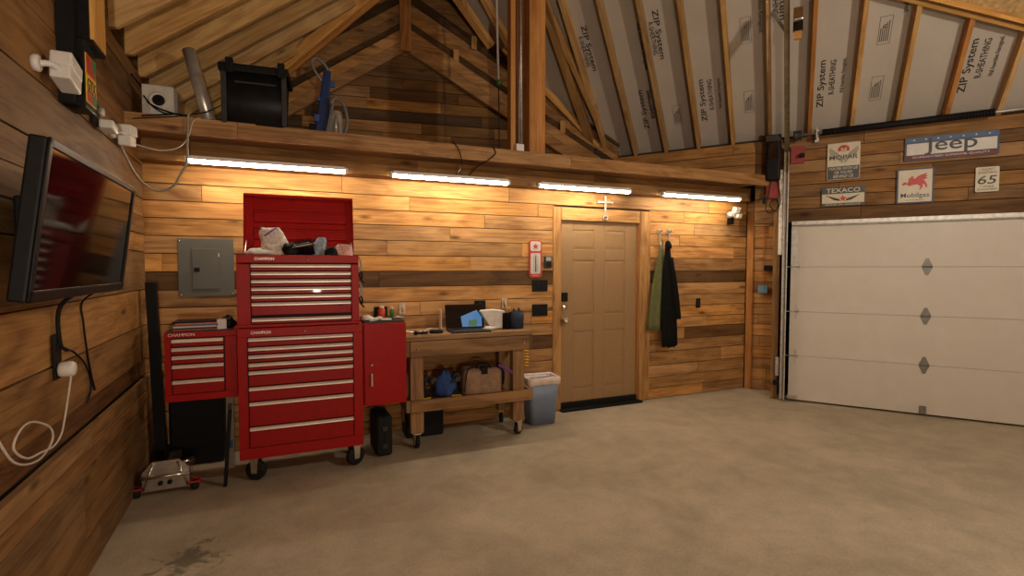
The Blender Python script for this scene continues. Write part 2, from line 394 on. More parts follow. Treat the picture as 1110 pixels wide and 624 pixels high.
# ------------------------------------------------------------------ roof
mL=.756; mG=.854
def LZ(x): return 3.1+mL*(x+1.18)
def GZ(x,y):
    d=(Vector((x,y,0))-GP).dot(GN); return 3.15-mG*d
def hipx(y,eL=0,eG=0): # x where both planes meet
    # 3.1+mL(x+1.18)+eL = 3.15 - mG*((x-gx)*nx+(y-gy)*ny)+eG
    k=3.15+eG+mG*(GP.x*GN.x-(y-GP.y)*GN.y)-3.1-eL-mL*1.18
    return k/(mL+mG*GN.x)
dL=.235*math.sqrt(1+mL*mL); dG=.14*math.sqrt(1+mG*mG)
# left sheathing
m=M(); 
def slab(pts,th): 
    m=M(); m.ring([[Vector(p) for p in pts],[Vector(p)+Vector((0,0,th)) for p in pts]],sm=False); return m
ya,yb=-3.4,6.9
gabY=lambda x: 5.9-(x-3.5)*.1447
pts=[(-1.9,ya),(hipx(ya,dL,dG),ya),(hipx(6.0,dL,dG),6.0),(hipx(6.3,dL,dG),6.3),(-1.5,yb)]
co=slab([(x,y,LZ(x)+dL) for x,y in pts],.04).build('ceiling',OSB); struct(co,'left roof slope with deep pine rafters','ceiling')
yk=4.03-.407*18
raf_x1=lambda y: min(hipx(y,0,0),99)
k=0
for k in range(-17,7):
    y=4.03+.407*k
    x0=-1.18-.05*0+ (4.82-y)*.063; x0=-1.2+ (4.82-y)*.0629+.0
    x1=hipx(y)
    if k>3: x1=[.30,-.08,-.5][k-4]*1.0
    if k==4:x1=.62
    if k==5:x1=.25
    if k==6:x1=-.15
    t=tone(.75,1.1,.12)
    m=M(); z0=LZ(x0); z1=LZ(x1)
    # plumb cut at the wall plate, small level seat cut
    w=.019
    prof=[(x0+.0,z0+.03),(x0+.045,z0+.034),(x1,z1),(x1,z1+dL-.002),(x0,z0+dL-.002)]
    b=len(m.v)
    for yy in(y-w,y+w):
        for (px,pz) in prof: m.v.append(Vector((px,yy,pz)))
    n=5; o_=(R.random()*40,R.random()*40); ca=1/math.sqrt(1+mL*mL)
    uvf=lambda px,pz:((px-x0)*ca+(pz-z0)*ca*mL+o_[0],-(px-x0)*ca*mL+(pz-z0)*ca+o_[1])
    m.face([0,1,2,3,4],[uvf(*p) for p in prof],t); m.face([9,8,7,6,5],[uvf(*p) for p in prof[::-1]],t)
    for j in range(5):
        q=(j+1)%5; m.face([j,5+j,5+q,q],[(uvf(*prof[j])[0],o_[1]),(uvf(*prof[j])[0],o_[1]+.04),(uvf(*prof[q])[0],o_[1]+.04),(uvf(*prof[q])[0],o_[1])],t)
    m.build('rafter',PINE,co)
# right (garage side) sheathing
yend=6.05
P0=GW(9.6,0,0); 
def gslab_pts():
    a=GW(-2.45,-.3,0); b=GW(9.6,-.3,0)
    return [(a.x,a.y),(b.x,b.y),(hipx(ya,dL,dG),ya),(hipx(3,dL,dG),3),(hipx(5.6,dL,dG)-.0,5.6),(1.62,5.88)]
pts=gslab_pts()
cg=slab([(x,y,GZ(x,y)+dG) for x,y in pts],.03).build('ceiling',ZIP); struct(cg,'grey printed sheathing roof slope above the garage door','ceiling')
ri=0
for k in range(-3,22):
    s=-1.90+.4075*k
    if s<-2.4: continue
    p0=GW(s,-.03,0)
    # rise until hip
    L=.1
    while L<9:
        q=GW(s,L,0)
        if q.x<hipx(q.y)+.02 or q.y>5.8 and False: break
        L+=.05
    q=GW(s,L,0)
    a=Vector((p0.x,p0.y,GZ(p0.x,p0.y))); b=Vector((q.x,q.y,GZ(q.x,q.y)))
    nrm=Vector((mG*GN.x,mG*GN.y,1)).normalized()
    m=M(); m.beam(a,b,.038,.14,nrm,tone(.65,1.0,.15)); m.build('rafter',FIR if k in(5,8,) else PINE,cg)
nrmG=Vector((mG*GN.x,mG*GN.y,1)).normalized()
def gz(p,d=0): return Vector((p[0],p[1],GZ(p[0],p[1])+d))
# extra crossing rafters beside the post
for (a,b,w,h,mt,k) in [((2.53-.25,5.082-.14),(3.56,5.64),.05,.10,PINE,.8),((2.45,5.03),(3.66,5.95),.10,.09,PINE,.62),((1.75,5.42),(2.60,5.85),.06,.10,PINE,1.1),((1.62,5.71),(2.17,5.89),.085,.10,PINE,1.05)]:
    m=M(); m.beam(gz(a,-.03),gz(b,-.03),w,h,nrmG,(k,k*.95,k*.9)); m.build('rafter',mt,cg)
# printed lettering on the sheathing
def sheath_text(body,mat,s,o,w,h,flip=1,name='printed_lettering'):
    cu=text(body,name,mat,cg,w*1.35,h*1.5,(0,0,0),depth=.002,bold=.008 if mat is PRINT else .01)
    p=GW(s,o,0); P=Vector((p.x,p.y,GZ(p.x,p.y)+dG-.004))
    up=(-GN*1.0+Vector((0,0,mG))).normalized()    # up-slope
    x=-up*flip; z=(GD*flip); y=z.cross(x)
    if y.dot(nrmG)<0: pass
    M3=Matrix((x,y,z)).transposed()
    cu.matrix_local=Matrix.Translation(P)@M3.to_4x4()
    return cu
sp=.4075; c0=-1.9+sp/2
# columns between rafters, o measured out from the wall
def col(kf,dx): return -1.9+sp*kf+dx
for kf,o0 in [(0,.18),(2,.18),(5,.16),(8,.12)]:
    sheath_text('ZIP System',PRINT,col(kf,.10 if kf else .2),o0+.15,.42,.055,-1)
    sheath_text('R-SHEATHING',PRINT,col(kf,.19 if kf else .3),o0+.20,.30,.035,-1)
    sheath_text('Wall Assemblies Reimagined.',PRINTG,col(kf,.29),o0+.20,.30,.03,-1)
for kf,o0 in [(-1,1.02),(1,1.0),(4,1.12),(7,1.05)]:
    sheath_text('ZIP System',PRINT,col(kf,.12),o0+.02,.42,.055)
    sheath_text('R-SHEATHING',PRINT,col(kf,.06),o0-.0,.28,.035)
    sheath_text('Wall Assemblies Reimagined.',PRINTG,col(kf,-.08),o0-.05,.42,.034)
for kf,o0 in [(1,.22),(3,.25),(6,.68),(3,.9),(6,.2)]:
    m=M()
    fr=[]
    p=GW(col(kf,.19),o0,0); up=(-GN*1.0+Vector((0,0,mG))).normalized()
    P=Vector((p.x,p.y,GZ(p.x,p.y)+dG-.003))
    w_,h_=.05,.14
    def ln(a0,b0,a1,b1,t=.003):
        A=P+GD*a0+up*b0; B=P+GD*a1+up*b1; m.beam(A,B,t,.001,-nrmG)
    for a in((-w_,-h_,w_,-h_),(w_,-h_,w_,h_),(w_,h_,-w_,h_),(-w_,h_,-w_,-h_)): ln(*a)
    for q in range(5): ln(-w_*.7+q*w_*.32,-h_*.8,-w_*.7+q*w_*.32,h_*(.2+.12*q),.006)
    for q in range(14):
        a1=q/14*2*PI;a2=(q+1)/14*2*PI; ln(.015*math.cos(a1),.045+.015*math.sin(a1),.015*math.cos(a2),.045+.015*math.sin(a2),.004)
    m.build('printed_stamp',PRINTG,cg)
# header beam + plywood at the upper right
a=gz((5.0,2.85),-.02); b=gz((6.2,2.17),-.02); d=(b-a)
m=M(); m.beam(a-d*.3,b+d*1.2,.055,.09,nrmG,(.8,.75,.6)); m.beam(a-d*.3+Vector((-.06,-.06,.0)),b+d*1.2+Vector((-.06,-.06,.0)),.03,.12,nrmG,(1.1,1,.8))
hb=m.build('trim_1',PINE); struct(hb,'doubled pine header crossing the rafters at the upper right','beam')
m=M(); q=[a-d*.3,b+d*1.2]; upv=(-GN+Vector((0,0,mG))).normalized()
m.ring([[q[0]+nrmG*.0,q[1]+nrmG*.0,q[1]+upv*1.2,q[0]+upv*1.2],[q[0]+nrmG*.015,q[1]+nrmG*.015,q[1]+upv*1.2+nrmG*.015,q[0]+upv*1.2+nrmG*.015]],sm=False)
m.build('plywood_panel',OSB,hb)
# ------------------------------------------------------------------ gable end behind the loft
gA=Vector((3.5,5.9,0)); gx=Vector((3.8,-.55,0)).normalized(); gang=math.atan2(gx.y,gx.x)
gb=empty('wall_gable',gA,gang,'dark plank gable end with board chords behind the loft','wall',None,'structure')
m=M()
# horizontal planks below the chords (local x, z)
pk=(-2.337,4.25)
def chordL(x): return pk[1]-(pk[0]-x)*.66
def chordR(x): return pk[1]-(x-pk[0])*.56
z=2.6
while z<4.25:
    x=-4.2
    while x<.5:
        L=R.uniform(.5,1.5); t=tone(.3,.8,.2)
        if R.random()<.35: t=tuple(c*.45 for c in t)
        m.box(x,min(x+L,.5)-.004,.05,.07,z+.004,z+.131,t,0); x+=L
    z+=.135
m.box(-4.3,.6,.09,.10,2.5,6,(.15,.12,.1),0)
m.build('planking',WOOD,gb)
# sloped planks above the chords
m=M()
for side,sl,sgn in (('L',.66,-1),('R',.56,1)):
    for i in range(1,11):
        off=.30+.115*(i-1)
        x=.0
        while x<2.9:
            L=R.uniform(.5,1.3); t=tone(.35,.75,.15)
            if i%3==1: t=tuple(c*.28 for c in t)
            dy=R.uniform(0,.05) if i%3 else .035
            xa,xb=pk[0]+sgn*x,pk[0]+sgn*min(x+L,2.9)
            za=pk[1]-x*sl+off; zb=pk[1]-min(x+L,2.9)*sl+off
            m.hexa([(xa,.0+dy,za),(xb,.0+dy,zb),(xb,.02+dy,zb),(xa,.02+dy,za),(xa,dy,za+.118),(xb,dy,zb+.118),(xb,.02+dy,zb+.118),(xa,.02+dy,za+.118)],t,0)
            x+=L
m.build('sloped_planking',WOOD,gb)
m=M()
for (sgn,xx,off) in [(1,.62,.30),(1,1.35,.30),(1,.85,.62),(-1,1.3,.45),(1,2.05,.32),(-1,.7,.75)]:
    x=pk[0]+sgn*xx; z=pk[1]-xx*(.56 if sgn>0 else .66)+off
    m.box(x-.035,x+.035,-.03,.0,z-.02,z+.14,(.85,.8,.7),2)
m.build('blocking',PINE,gb)
for sgn,sl in((-1,.66),(1,.56)):
    for o_,kk in((0.,.62),(.145,.68)):
        m=M(); x=0
        while x<3.1:
            L=R.uniform(.7,1.4); x2=min(x+L,3.1); xa,xb=pk[0]+sgn*x,pk[0]+sgn*x2; za,zb=pk[1]-x*sl+o_,pk[1]-x2*sl+o_; t=tuple(c*kk/.7 for c in tone(.8,1.0))
            m.hexa([(xa,-.06,za),(xb,-.06,zb),(xb,.0,zb),(xa,.0,za),(xa,-.06,za+.142),(xb,-.06,zb+.142),(xb,.0,zb+.142),(xa,.0,za+.142)],t,0); x=x2
        m.build('chord_board',WOOD,gb)
m=M(); m.box(pk[0]-.075,pk[0]+.06,-.10,-.06,pk[1]-.02,6.,(.85,.72,.62),2); m.build('king_post',WOOD,gb)
# edge board where the printed roof meets the gable
m=M(); m.beam(gz((2.3,5.80),-.02),gz((3.95,5.93),-.02),.03,.11,nrmG,(1.25,1.2,1.0)); m.build('edge_board',PINE,gb).matrix_parent_inverse=(Matrix.Translation(gA)@Matrix.Rotation(gang,4,'Z')).inverted()
# valley rafter along the left slope
m=M(); 
m.beam(Vector((1.25,5.20,LZ(1.25)-.05)),Vector((-.32,6.30,LZ(-.32)-.06)),.055,.11,Vector((-mL,0,1)),(1.15,1.0,.75))
o=m.build('valley_rafter',PINE,co)
m=M(); m.beam(Vector((1.31,5.26,LZ(1.31)-.09)),Vector((-.26,6.36,LZ(-.26)-.10)),.035,.13,Vector((-mL,0,1)),(.8,.6,.4)); m.build('valley_rafter',PINE,co)
# loft floor, ledge beam and header
lf=M(); 
for i in range(14):
    y=4.30+i*.145; lf.box(-1.2,5.2-max(0,(y-4.3))*.9,y,y+.14,2.655,2.68,tone(.5,.8),0)
o=lf.build('trim_2',WOOD); struct(o,'plank loft floor over the back room','loft floor')
lb=empty('trim_3',(0,4.28,2.57),0,'long pine ledge beam fronting the loft above the light tubes','beam',None,'structure')
for a,b in((-1.19,-.46),(-.46,2.42),(2.42,5.22)):
    m=M(); m.box(a+.001,b-.001,0,.045,0,.12,tone(.72,.85),0); m.build('beam_board',WOOD,lb,bevel=.003)
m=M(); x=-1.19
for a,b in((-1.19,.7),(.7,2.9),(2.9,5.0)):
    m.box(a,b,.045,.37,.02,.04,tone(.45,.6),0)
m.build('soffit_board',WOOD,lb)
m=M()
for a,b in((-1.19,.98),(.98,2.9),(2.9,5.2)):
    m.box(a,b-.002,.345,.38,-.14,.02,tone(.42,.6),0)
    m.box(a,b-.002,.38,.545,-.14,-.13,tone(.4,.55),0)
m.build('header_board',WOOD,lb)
# centre post
po=empty('trim_4',(2.0,4.40,2.69),0,'orange timber post group rising from the loft ledge','post',None,'structure')
for (a,b,y0,y1,k) in ((-.172,-.122,.0,.09,1.0),(.01,.09,-.03,.06,.9),(.092,.195,-.0,.09,1.05)):
    m=M(); m.box(a,b,y0,y1,0,2.25,(k,k,k),2); m.build('post_timber',FIR,po,bevel=.003)
m=M(); m.box(-.122,.01,.05,.07,0,2.25,(.35,.3,.3),2); m.build('post_web',FIR,po)
# ------------------------------------------------------------------ wall trim, man door
tr=empty('trim_5',(0,YB,0),0,'orange pine casing around the tan door','door casing',None,'structure')
m=M(); m.box(2.50,2.60,-.02,.0,.01,2.26,(.85,.85,.85),2); m.build('side_casing',WOOD,tr,bevel=.004)
m=M(); m.box(3.65,3.80,-.02,.0,.01,2.26,(.85,.85,.85),2); m.build('side_casing',WOOD,tr,bevel=.004)
m=M(); m.box(2.605,3.645,-.018,.0,2.12,2.26,(.95,.95,.95),0); m.build('top_casing',WOOD,tr,bevel=.004)
m=M(); m.box(2.585,2.60,.0,.13,.01,2.13,(.7,.7,.7),2); m.box(3.63,3.65,.0,.13,.01,2.13,(.8,.8,.8),2); m.box(2.6,3.63,.0,.13,2.12,2.14,(.6,.6,.6),0); m.build('jamb',FIR,tr)
dr=empty('door_1',(2.6,YB+.02,0),0,'tan six panel door in the plank wall','door',None,'structure')
W,H=1.03,2.04; z0=.08
m=M(); sx=[0,.135,.135+.325,1.03-.46,1.03-.135,1.03]
m.box(0,W,.007,.05,z0,z0+H)
cols=[(.165,.445),(.585,.865)]; rws=[(.28,.92),(1.06,1.60),(1.73,1.98)]
rws=[(.22,.88),(1.06,1.68),(1.80,2.02)]
# stiles and rails, proud of the panels
for a,b in((0,.165),(.445,.585),(.865,W)): m.box(a,b,.0,.009,z0,z0+H)
for (c0_,c1_) in cols:
    for a,b in((z0,.22),(.88,1.06),(1.68,1.80),(2.02,z0+H)): m.box(c0_,c1_,.0,.009,a,b)
m.build('door_slab',DOORM,dr,bevel=.004)
for (a,b) in cols:
    for (c,d) in rws:
        p=M(); i=.035
        p.ring([[(a+.003,.0075,c+.003),(b-.003,.0075,c+.003),(b-.003,.0075,d-.003),(a+.003,.0075,d-.003)],[(a+i,.002,c+i),(b-i,.002,c+i),(b-i,.002,d-i),(a+i,.002,d-i)]],sm=False,caps=(False,True)); p.build('raised_panel',DOORM,dr)
m=M(); m.lathe([(.028,0),(.03,-.012),(.012,-.02),(.012,-.045),(.03,-.055),(.032,-.07),(.02,-.082),(.0,-.083)],(.05,0,1.01),'y'); m.build('door_knob',CHROME,dr)
m=M(); m.box(.02,.09,-.03,0,1.22,1.32); m.build('keypad_lock',BLACK,dr,bevel=.006)
m=M(); m.lathe([(.026,0),(.026,-.02),(.0,-.021)],(.05,0,1.15),'y'); m.build('deadbolt',CHROME,dr)
m=M(); m.box(-.02,W+.03,-.11,.06,.0,.022); m.box(-.0,W,-.03,.04,.02,.078); m.build('threshold',SOOT,dr,bevel=.004)
# ------------------------------------------------------------------ garage door
gd=empty('door_2',GP,GA,'wide pale sectional garage door','garage door',None,'structure')
for i in range(4):
    m=M(); z=.02+i*.5285
    m.box(-.02,4.85,-.0,.045,z,z+.5265)
    o=m.build('door_section',GDOOR,gd,bevel=.003)
    m=M(); m.box(-.02,.035,-.008,0,z+.01,z+.515); m.build('end_stile',STEEL if i==3 else GDOOR,gd)
m=M(); 
m.box(-.02,4.85,-.05,-.02,2.085,2.10); m.box(-.02,4.85,-.05,-.045,2.085,2.14); m.box(-.02,4.85,-.05,.03,2.135,2.14); m.box(-.02,4.85,-.012,-.006,2.075,2.14)
m.build('top_strut',STEEL,gd,bevel=.002)
hp=None
def hinge(x,z,end=False):
    h=M(); w=.042
    h.prism([(x-.012,z-.09),(x+.012,z-.09),(x+w*.6,z-.055),(x+w,z-.018),(x+w,z+.018),(x+w*.6,z+.055),(x+.012,z+.09),(x-.012,z+.09),(x-w*.6,z+.055),(x-w,z+.018),(x-w,z-.018),(x-w*.6,z-.055)],-.006,0.)
    h.cyl((x-w,-.012,z),(x+w,-.012,z),.008,n=10)
    for dz in(-.05,.05): h.cyl((x,-.004,z+dz),(x,-.012,z+dz),.008,n=8)
    if end: h.cyl((x-.1,-.02,z),(x+.02,-.02,z),.006,n=8)
    return h
for x in (1.245,2.44,3.63):
    for i in (1,2,3):
        hinge(x,.02+i*.5285).build('hinge',HINGE,gd)
    m=M(); m.box(x-.03,x+.03,-.012,0,.03,.11); m.box(x-.03,x+.03,-.03,-.012,.035,.05); m.build('bottom_bracket',HINGE,gd,bevel=.003)
for i in (1,2,3): hinge(.03,.02+i*.5285,True).build('hinge',STEEL,gd)
m=M(); m.box(-.03,.08,-.02,0,.03,.075); m.cyl((-.08,-.02,.05),(.05,-.02,.05),.008,n=8); m.build('bottom_bracket',STEEL,gd)
m=M(); m.box(-.01,.045,-.012,-.008,1.58,2.08); m.build('end_plate',STEEL,gd)
# vertical track
tk=empty('garage_door_track',GW(-.085,.06,0),GA,'tall steel lift track beside the garage door running up to the rafters','track')
def chan(z0,z1,x=0):
    m=M(); m.box(x-.026,x+.026,-.0,.003,z0,z1); m.box(x-.026,x-.022,-.05,.0,z0,z1); m.box(x+.022,x+.026,-.05,.0,z0,z1); m.box(x-.026,x-.014,-.053,-.05,z0,z1); m.box(x+.014,x+.026,-.053,-.05,z0,z1); return m
chan(.03,2.72).build('lower_track',STEEL,tk); 
chan(2.72,2.95).build('upper_track',DKSTEEL,tk)
m=M(); ta=Vector((0,0,2.95)); tb_=Matrix.Rotation(-GA,4,'Z')@(Vector((4.24,3.40,4.12))-GW(-.085,.06,0)); td=tb_-ta
for dx in(-.024,.024): m.beam(ta+Vector((dx,-.025,0)),ta+td*1.5+Vector((dx,-.025,0)),.004,.05,(0,1,0))
m.beam(ta,ta+td*1.5,.05,.004,(0,1,0)); m.build('sloped_track',DKSTEEL,tk)
m=M(); bq=ta+td*.82; m.beam(bq,bq+Vector((-.16,.10,.32)),.03,.004,(0,1,0)); m.build('track_brace',STEEL,tk)
m=M(); m.box(-.075,-.03,-.01,-.005,1.75,2.75); m.box(-.075,-.07,-.01,.05,1.75,2.75); m.build('mounting_angle',plain('bright_zinc',(.78,.74,.66),.4,.35,var=.25,scale=30),tk)
m=M(); m.box(-.10,-.02,-.03,.03,.19,.24); m.build('sensor_bracket',SOOT,tk)
m=M(); m.box(-.075,-.04,-.0,.04,.30,.52); m.build('flag_bracket',STEEL,tk)
for zz in (2.2,2.35,2.5,2.62): M().cyl((-.045,-.012,zz),(-.045,-.022,zz),.008,n=8).build('bolt',STEEL,tk)
# torsion shaft and spring
tt=empty('torsion_spring_shaft',GW(.03,.11,3.12),GA,'steel shaft with black wound spring above the garage door','shaft')
m=M(); m.cyl((-.02,0,0),(3.4,0,.02),.0135,n=12); m.build('shaft',STEEL,tt)
m=M(); pts=[]
nt_=90
m.cyl((.23,0,.001),(1.67,0,.012),.034,n=16)
for i in range(60): 
    x=.235+1.43*i/59; m.lathe([(.030,-.009),(.038,0),(.030,.009)],(x,0,.002+.006*i/60),'x',n=14)
m.build('spring',SOOT,tt)
m=M(); m.lathe([(.0,-.045),(.05,-.045),(.058,-.03),(.052,-.02),(.052,.03),(.058,.04),(.0,.041)],(-.01,0,0),'x',n=20); m.build('cable_drum',DGREY,tt)
m=M(); m.box(.17,.18,-.03,.12,-.06,.06); m.box(.16,.2,.08,.135,-.08,.06); m.build('bearing_bracket',STEEL,tt)
m=M(); m.box(-.075,.065,.1,.125,-.30,-.10); m.build('red_end_plate',DKRED,tt)
m=M(); m.rot_box((.04,.06,-.22),.05,.08,.04); m.build('cable_clip',SOOT,tt,bevel=.005)
# opener
op=empty('garage_door_opener',GW(-.225,.17,2.62),GA,'tall black side mounted opener beside the steel track','opener')
m=M(); m.box(-.082,.078,0,.12,0,.52); m.build('housing',BLACK,op,bevel=.025,seg=4)
m=M(); m.box(-.055,.055,-.008,.0,.24,.45); m.build('light_lens',BLACKG,op,bevel=.006)
m=M(); m.box(-.085,.08,-.012,.12,.45,.53); m.build('top_cap',DGREY,op,bevel=.012)
m=M(); m.box(-.07,.07,.09,.11,-.20,-.005); m.build('red_mounting_plate',DKRED,op)
wire('control_cord',[(-.02,.06,.01),(-.05,.04,-.2),(-.07,.03,-.33),(.0,.03,-.38),(.06,.03,-.3),(.03,.04,-.22),(-.03,.05,-.28),(.05,.05,-.36),(.08,.06,-.2),(.05,.07,0)],.006,SOOT,parent=op)
m=M(); m.box(-.11,-.07,.05,.10,-.26,-.18); m.build('plug',BLACK,op,bevel=.005)
# small devices by the door
o=M().box(-.07,.07,-.04,.0,0,.065).build('wall_console',BLACK,bevel=.006,loc=GW(-.25,-.38,1.56),rotz=GA); tag(o,'black rectangular device on the corner plank wall beside the track','device')
m=M(); m.box(-.07,.07,-.02,.15,0,.065)
pbx=empty('control_box',GW(-.33,-.40,1.27),GA,'small light blue junction box on the corner plank wall','box')
M().box(-.055,.055,-.05,.0,0,.10).build('box_body',LBLUE,pbx,bevel=.004)
M().box(.015,.02,-.054,-.05,0,.10).build('seam',NAVY,pbx)
wire('red_control_wire',[GW(-.33,-.38,2.42),GW(-.325,-.39,1.9),GW(-.33,-.39,1.6),GW(-.33,-.385,1.38)],.004,RCORD,'thin red wire running down the corner planks to the blue box','wire')
# ------------------------------------------------------------------ LED tube lights
def tube(x0,x1):
    L=x1-x0
    e=empty('led_tube_light',(x0,4.52,2.428),0)
    m=M(); m.box(.03,L-.03,-.022,.10,.008,.03); m.box(.03,L-.03,-.026,-.021,.002,.03); m.build('mounting_rail',WHITE,e)
    m=M(); rings=[]
    for x in (.03,L-.03):
        rings.append([(x,.012+.026*math.cos(a),.006+.030*min(0,math.sin(a))) for a in [2*PI*j/20 for j in range(20)]])
    m.ring(rings); m.build('diffuser',TUBE,e)
    for x in(0.0,L-.03):
        m=M(); m.box(x,x+.03,-.014,.038,-.022,.026); m.build('end_cap',WHITE,e,bevel=.008)
    return e
for (a,b),lb_ in zip([(-.848,.355),(.71,1.873),(2.17,3.31),(3.727,4.93)],['leftmost glowing tube light, above the red chest','glowing tube light second from the left, above the workbench','glowing tube light over the tan door','rightmost glowing tube light, above the coat hooks']):
    t=tube(a,b); tag(t,lb_,'light','led tube lights under the loft ledge')
# fill lamps added out of frame to brighten the room and the rafters
FILLC=(1.,.89,.74)
def fill_lamp(x,y,z,power,label,up=False):
    e=empty('added_fill_lamp',(x,y,z),0,label,'lamp','added fill lamps')
    if up: M().lathe([(.0,-.10),(.10,-.07),(.16,-.012),(.154,-.010),(.095,-.06),(.0,-.09)],n=32).build('light_block_bowl',SOOT,e)  # bowl added to keep the fill light from going downward
    else: M().lathe([(.03,.12),(.10,.10),(.13,.075),(.125,.072),(.03,.095)],n=24).build('reflector',WHITE,e)
    M().cyl((0,0,.07),(0,0,.12),.02,n=12).build('socket',BLACK,e)
    M().cyl((0,0,-1.14 if up else .12),(0,0,-.09 if up else .9),.01 if up else .004,n=8).build('stand' if up else 'cord',SOOT,e)
    if up: M().cyl((0,0,-1.15),(0,0,-1.13),.15,n=24).build('stand_base',SOOT,e)
    ld=bpy.data.lights.new('fill_bulb','POINT'); ld.shadow_soft_size=.06; ld.energy=power; ld.color=FILLC
    lo=bpy.data.objects.new('fill_bulb',ld); C.objects.link(lo); lo.parent=e; lo.location=(0,0,0)
fill_lamp(3.7,.2,3.1,185,'added fill lamp hanging nearest the garage door, outside the picture')
fill_lamp(.2,-2.2,1.15,320,'added low fill lamp throwing light up to the rafters behind the viewer, outside the picture',True)
# ------------------------------------------------------------------ red tool chests
def drawer(parent,x0,x1,z0,z1,y,hz=None,handle=True):
    m=M(); m.box(x0+.004,x1-.004,y-.012,y,z0+.004,z1-.004); d=m.build('drawer',REDD,parent,bevel=.002)
    m=M(); hz=z1-.006
    m.prism([(y-.012,hz),(y-.018,hz),(y-.031,hz-.014),(y-.031,hz-.022),(y-.026,hz-.024),(y-.012,hz-.016)],x0+.004,x1-.004,plane='yz'); m.build('handle',HANDLE,d,bevel=.002)
    return d
ch=empty('rolling_tool_cabinet',(-.03,4.05,0),0,'large red rolling tool cabinet with eight drawers on casters','tool cabinet')
m=M(); X0,X1=-.435,.44
m.box(X0,X1,0,.44,.18,.262); m.box(X0,X1,0,.44,1.085,1.148); m.box(X0,X0+.065,0,.44,.262,1.085); m.box(X1-.07,X1,0,.44,.262,1.085); m.box(X0+.06,X1-.06,.02,.44,.262,1.085)
m.build('cabinet_body',RED,ch,bevel=.003)
M().box(X0+.0655,X1-.0705,.006,.019,.2625,1.0845).build('drawer_gap_shade',SOOT,ch)  # black sheet gives the shade in the gaps between drawers
zz=[1.085,1.015,.958,.899,.840,.722,.610,.425,.265]
for i in range(8): drawer(ch,X0+.068,X1-.073,zz[i+1],zz[i],.004)
text('CHAMPION',"badge",HANDLE,ch,.13,.02,(-.28,-.002,1.117)); m=M(); m.lathe([(.009,0),(.009,-.008),(0,-.009)],(.02,0,1.117),'y',n=12); m.build('lock',CHROME,ch)
m=M(); 
for i in (1,2,4): m.box(X0+.075,X0+.18,-.012,-.0085,zz[i]-.038,zz[i]-.03)
m.build('label_strip',SOOT,ch)
def caster(parent,x,y,r,rz=0,col=RUBBER,fork=CHROME,name='caster',ztop=None,w=.04):
    e=M(); ztop=ztop or r*2+.04
    # wheel
    wm=M(); wm.lathe([(.3*r,-w/2),(.85*r,-w/2),(r,-w/2+.008),(r,w/2-.008),(.85*r,w/2),(.3*r,w/2)],(0,0,r),'x',n=24)
    f=M(); s=w/2+.006
    for q in(-1,1):
        f.prism([(-.022,r-.02),(.022,r-.02),(.03,ztop-.012),(-.03,ztop-.012)],q*s-.002,q*s+.002,plane='yz')
    f.box(-s-.003,s+.003,-.035,.035,ztop-.014,ztop-.008); f.box(-.04,.04,-.04,.04,ztop-.006,ztop); f.cyl((0,0,ztop-.01),(0,0,ztop-.004),.02,n=12); f.cyl((-s-.006,0,r),(s+.006,0,r),.008,n=10)
    c=f.build(name,fork,parent); c.location=(x,y,0); c.rotation_euler[2]=rz
    wm.build('wheel',col,c); return c
caster(ch,X0+.10,.07,.075,rad(65),ztop=.18,w=.045); caster(ch,X1-.06,.08,.075,rad(-62),ztop=.18,w=.045); caster(ch,X0+.07,.38,.07,ztop=.18); caster(ch,X1-.07,.38,.07,ztop=.18)
# upper chest with open lid
uc=empty('top_tool_chest',(-.04,4.09,1.148),0,'red top tool chest with its lid open, heaped with bags and tools','tool chest')
m=M(); X0,X1=-.425,.43; zb=1.148
Z=lambda z:z-zb
m.box(X0,X1,0,.42,Z(1.15),Z(1.172)); m.box(X0,X0+.09,0,.42,Z(1.172),Z(1.62)); m.box(X1-.055,X1,0,.42,Z(1.172),Z(1.62)); m.box(X0+.0,X1,0,.015,Z(1.63),Z(1.69)); m.box(X0+.08,X1-.05,.02,.42,Z(1.172),Z(1.62))
m.box(X0,X0+.006,.0,.42,Z(1.62),Z(1.69)); m.box(X1-.006,X1,.0,.42,Z(1.62),Z(1.69)); m.box(X0,X1,.414,.42,Z(1.62),Z(1.69))
m.build('chest_body',RED,uc,bevel=.003)
M().box(X0+.0905,X1-.0555,.006,.019,Z(1.1725),Z(1.6295)).build('drawer_gap_shade',SOOT,uc)  # gap shade of the upper drawers, put in as a black sheet
zz=[1.625,1.568,1.510,1.452,1.395,1.340,1.238]
for i in range(6): drawer(uc,X0+.092,X1-.058,Z(zz[i+1]),Z(zz[i]),.004)
d=drawer(uc,X0+.092,X1-.058,Z(1.175),Z(1.225),.002)
m=M(); m.box(X0+.095,X1-.06,-.005,.01,Z(1.226),Z(1.24)); m.build('ledge_gap_shade',SOOT,uc)  # black strip put in as the shade of the gap
m=M(); 
for i in (2,3): m.box(X0+.10,X0+.2,-.012,-.0085,Z(zz[i])-.036,Z(zz[i])-.03)
m.box(.27,.31,-.012,-.0085,Z(1.30),Z(1.305))
m.build('label_strip',SOOT,uc)
text('CHAMPION','badge',HANDLE,uc,.13,.02,(-.24,-.002,Z(1.66))); m=M(); m.lathe([(.009,0),(.009,-.008),(0,-.009)],(.06,0,Z(1.66)),'y',n=12); m.build('lock',CHROME,uc)
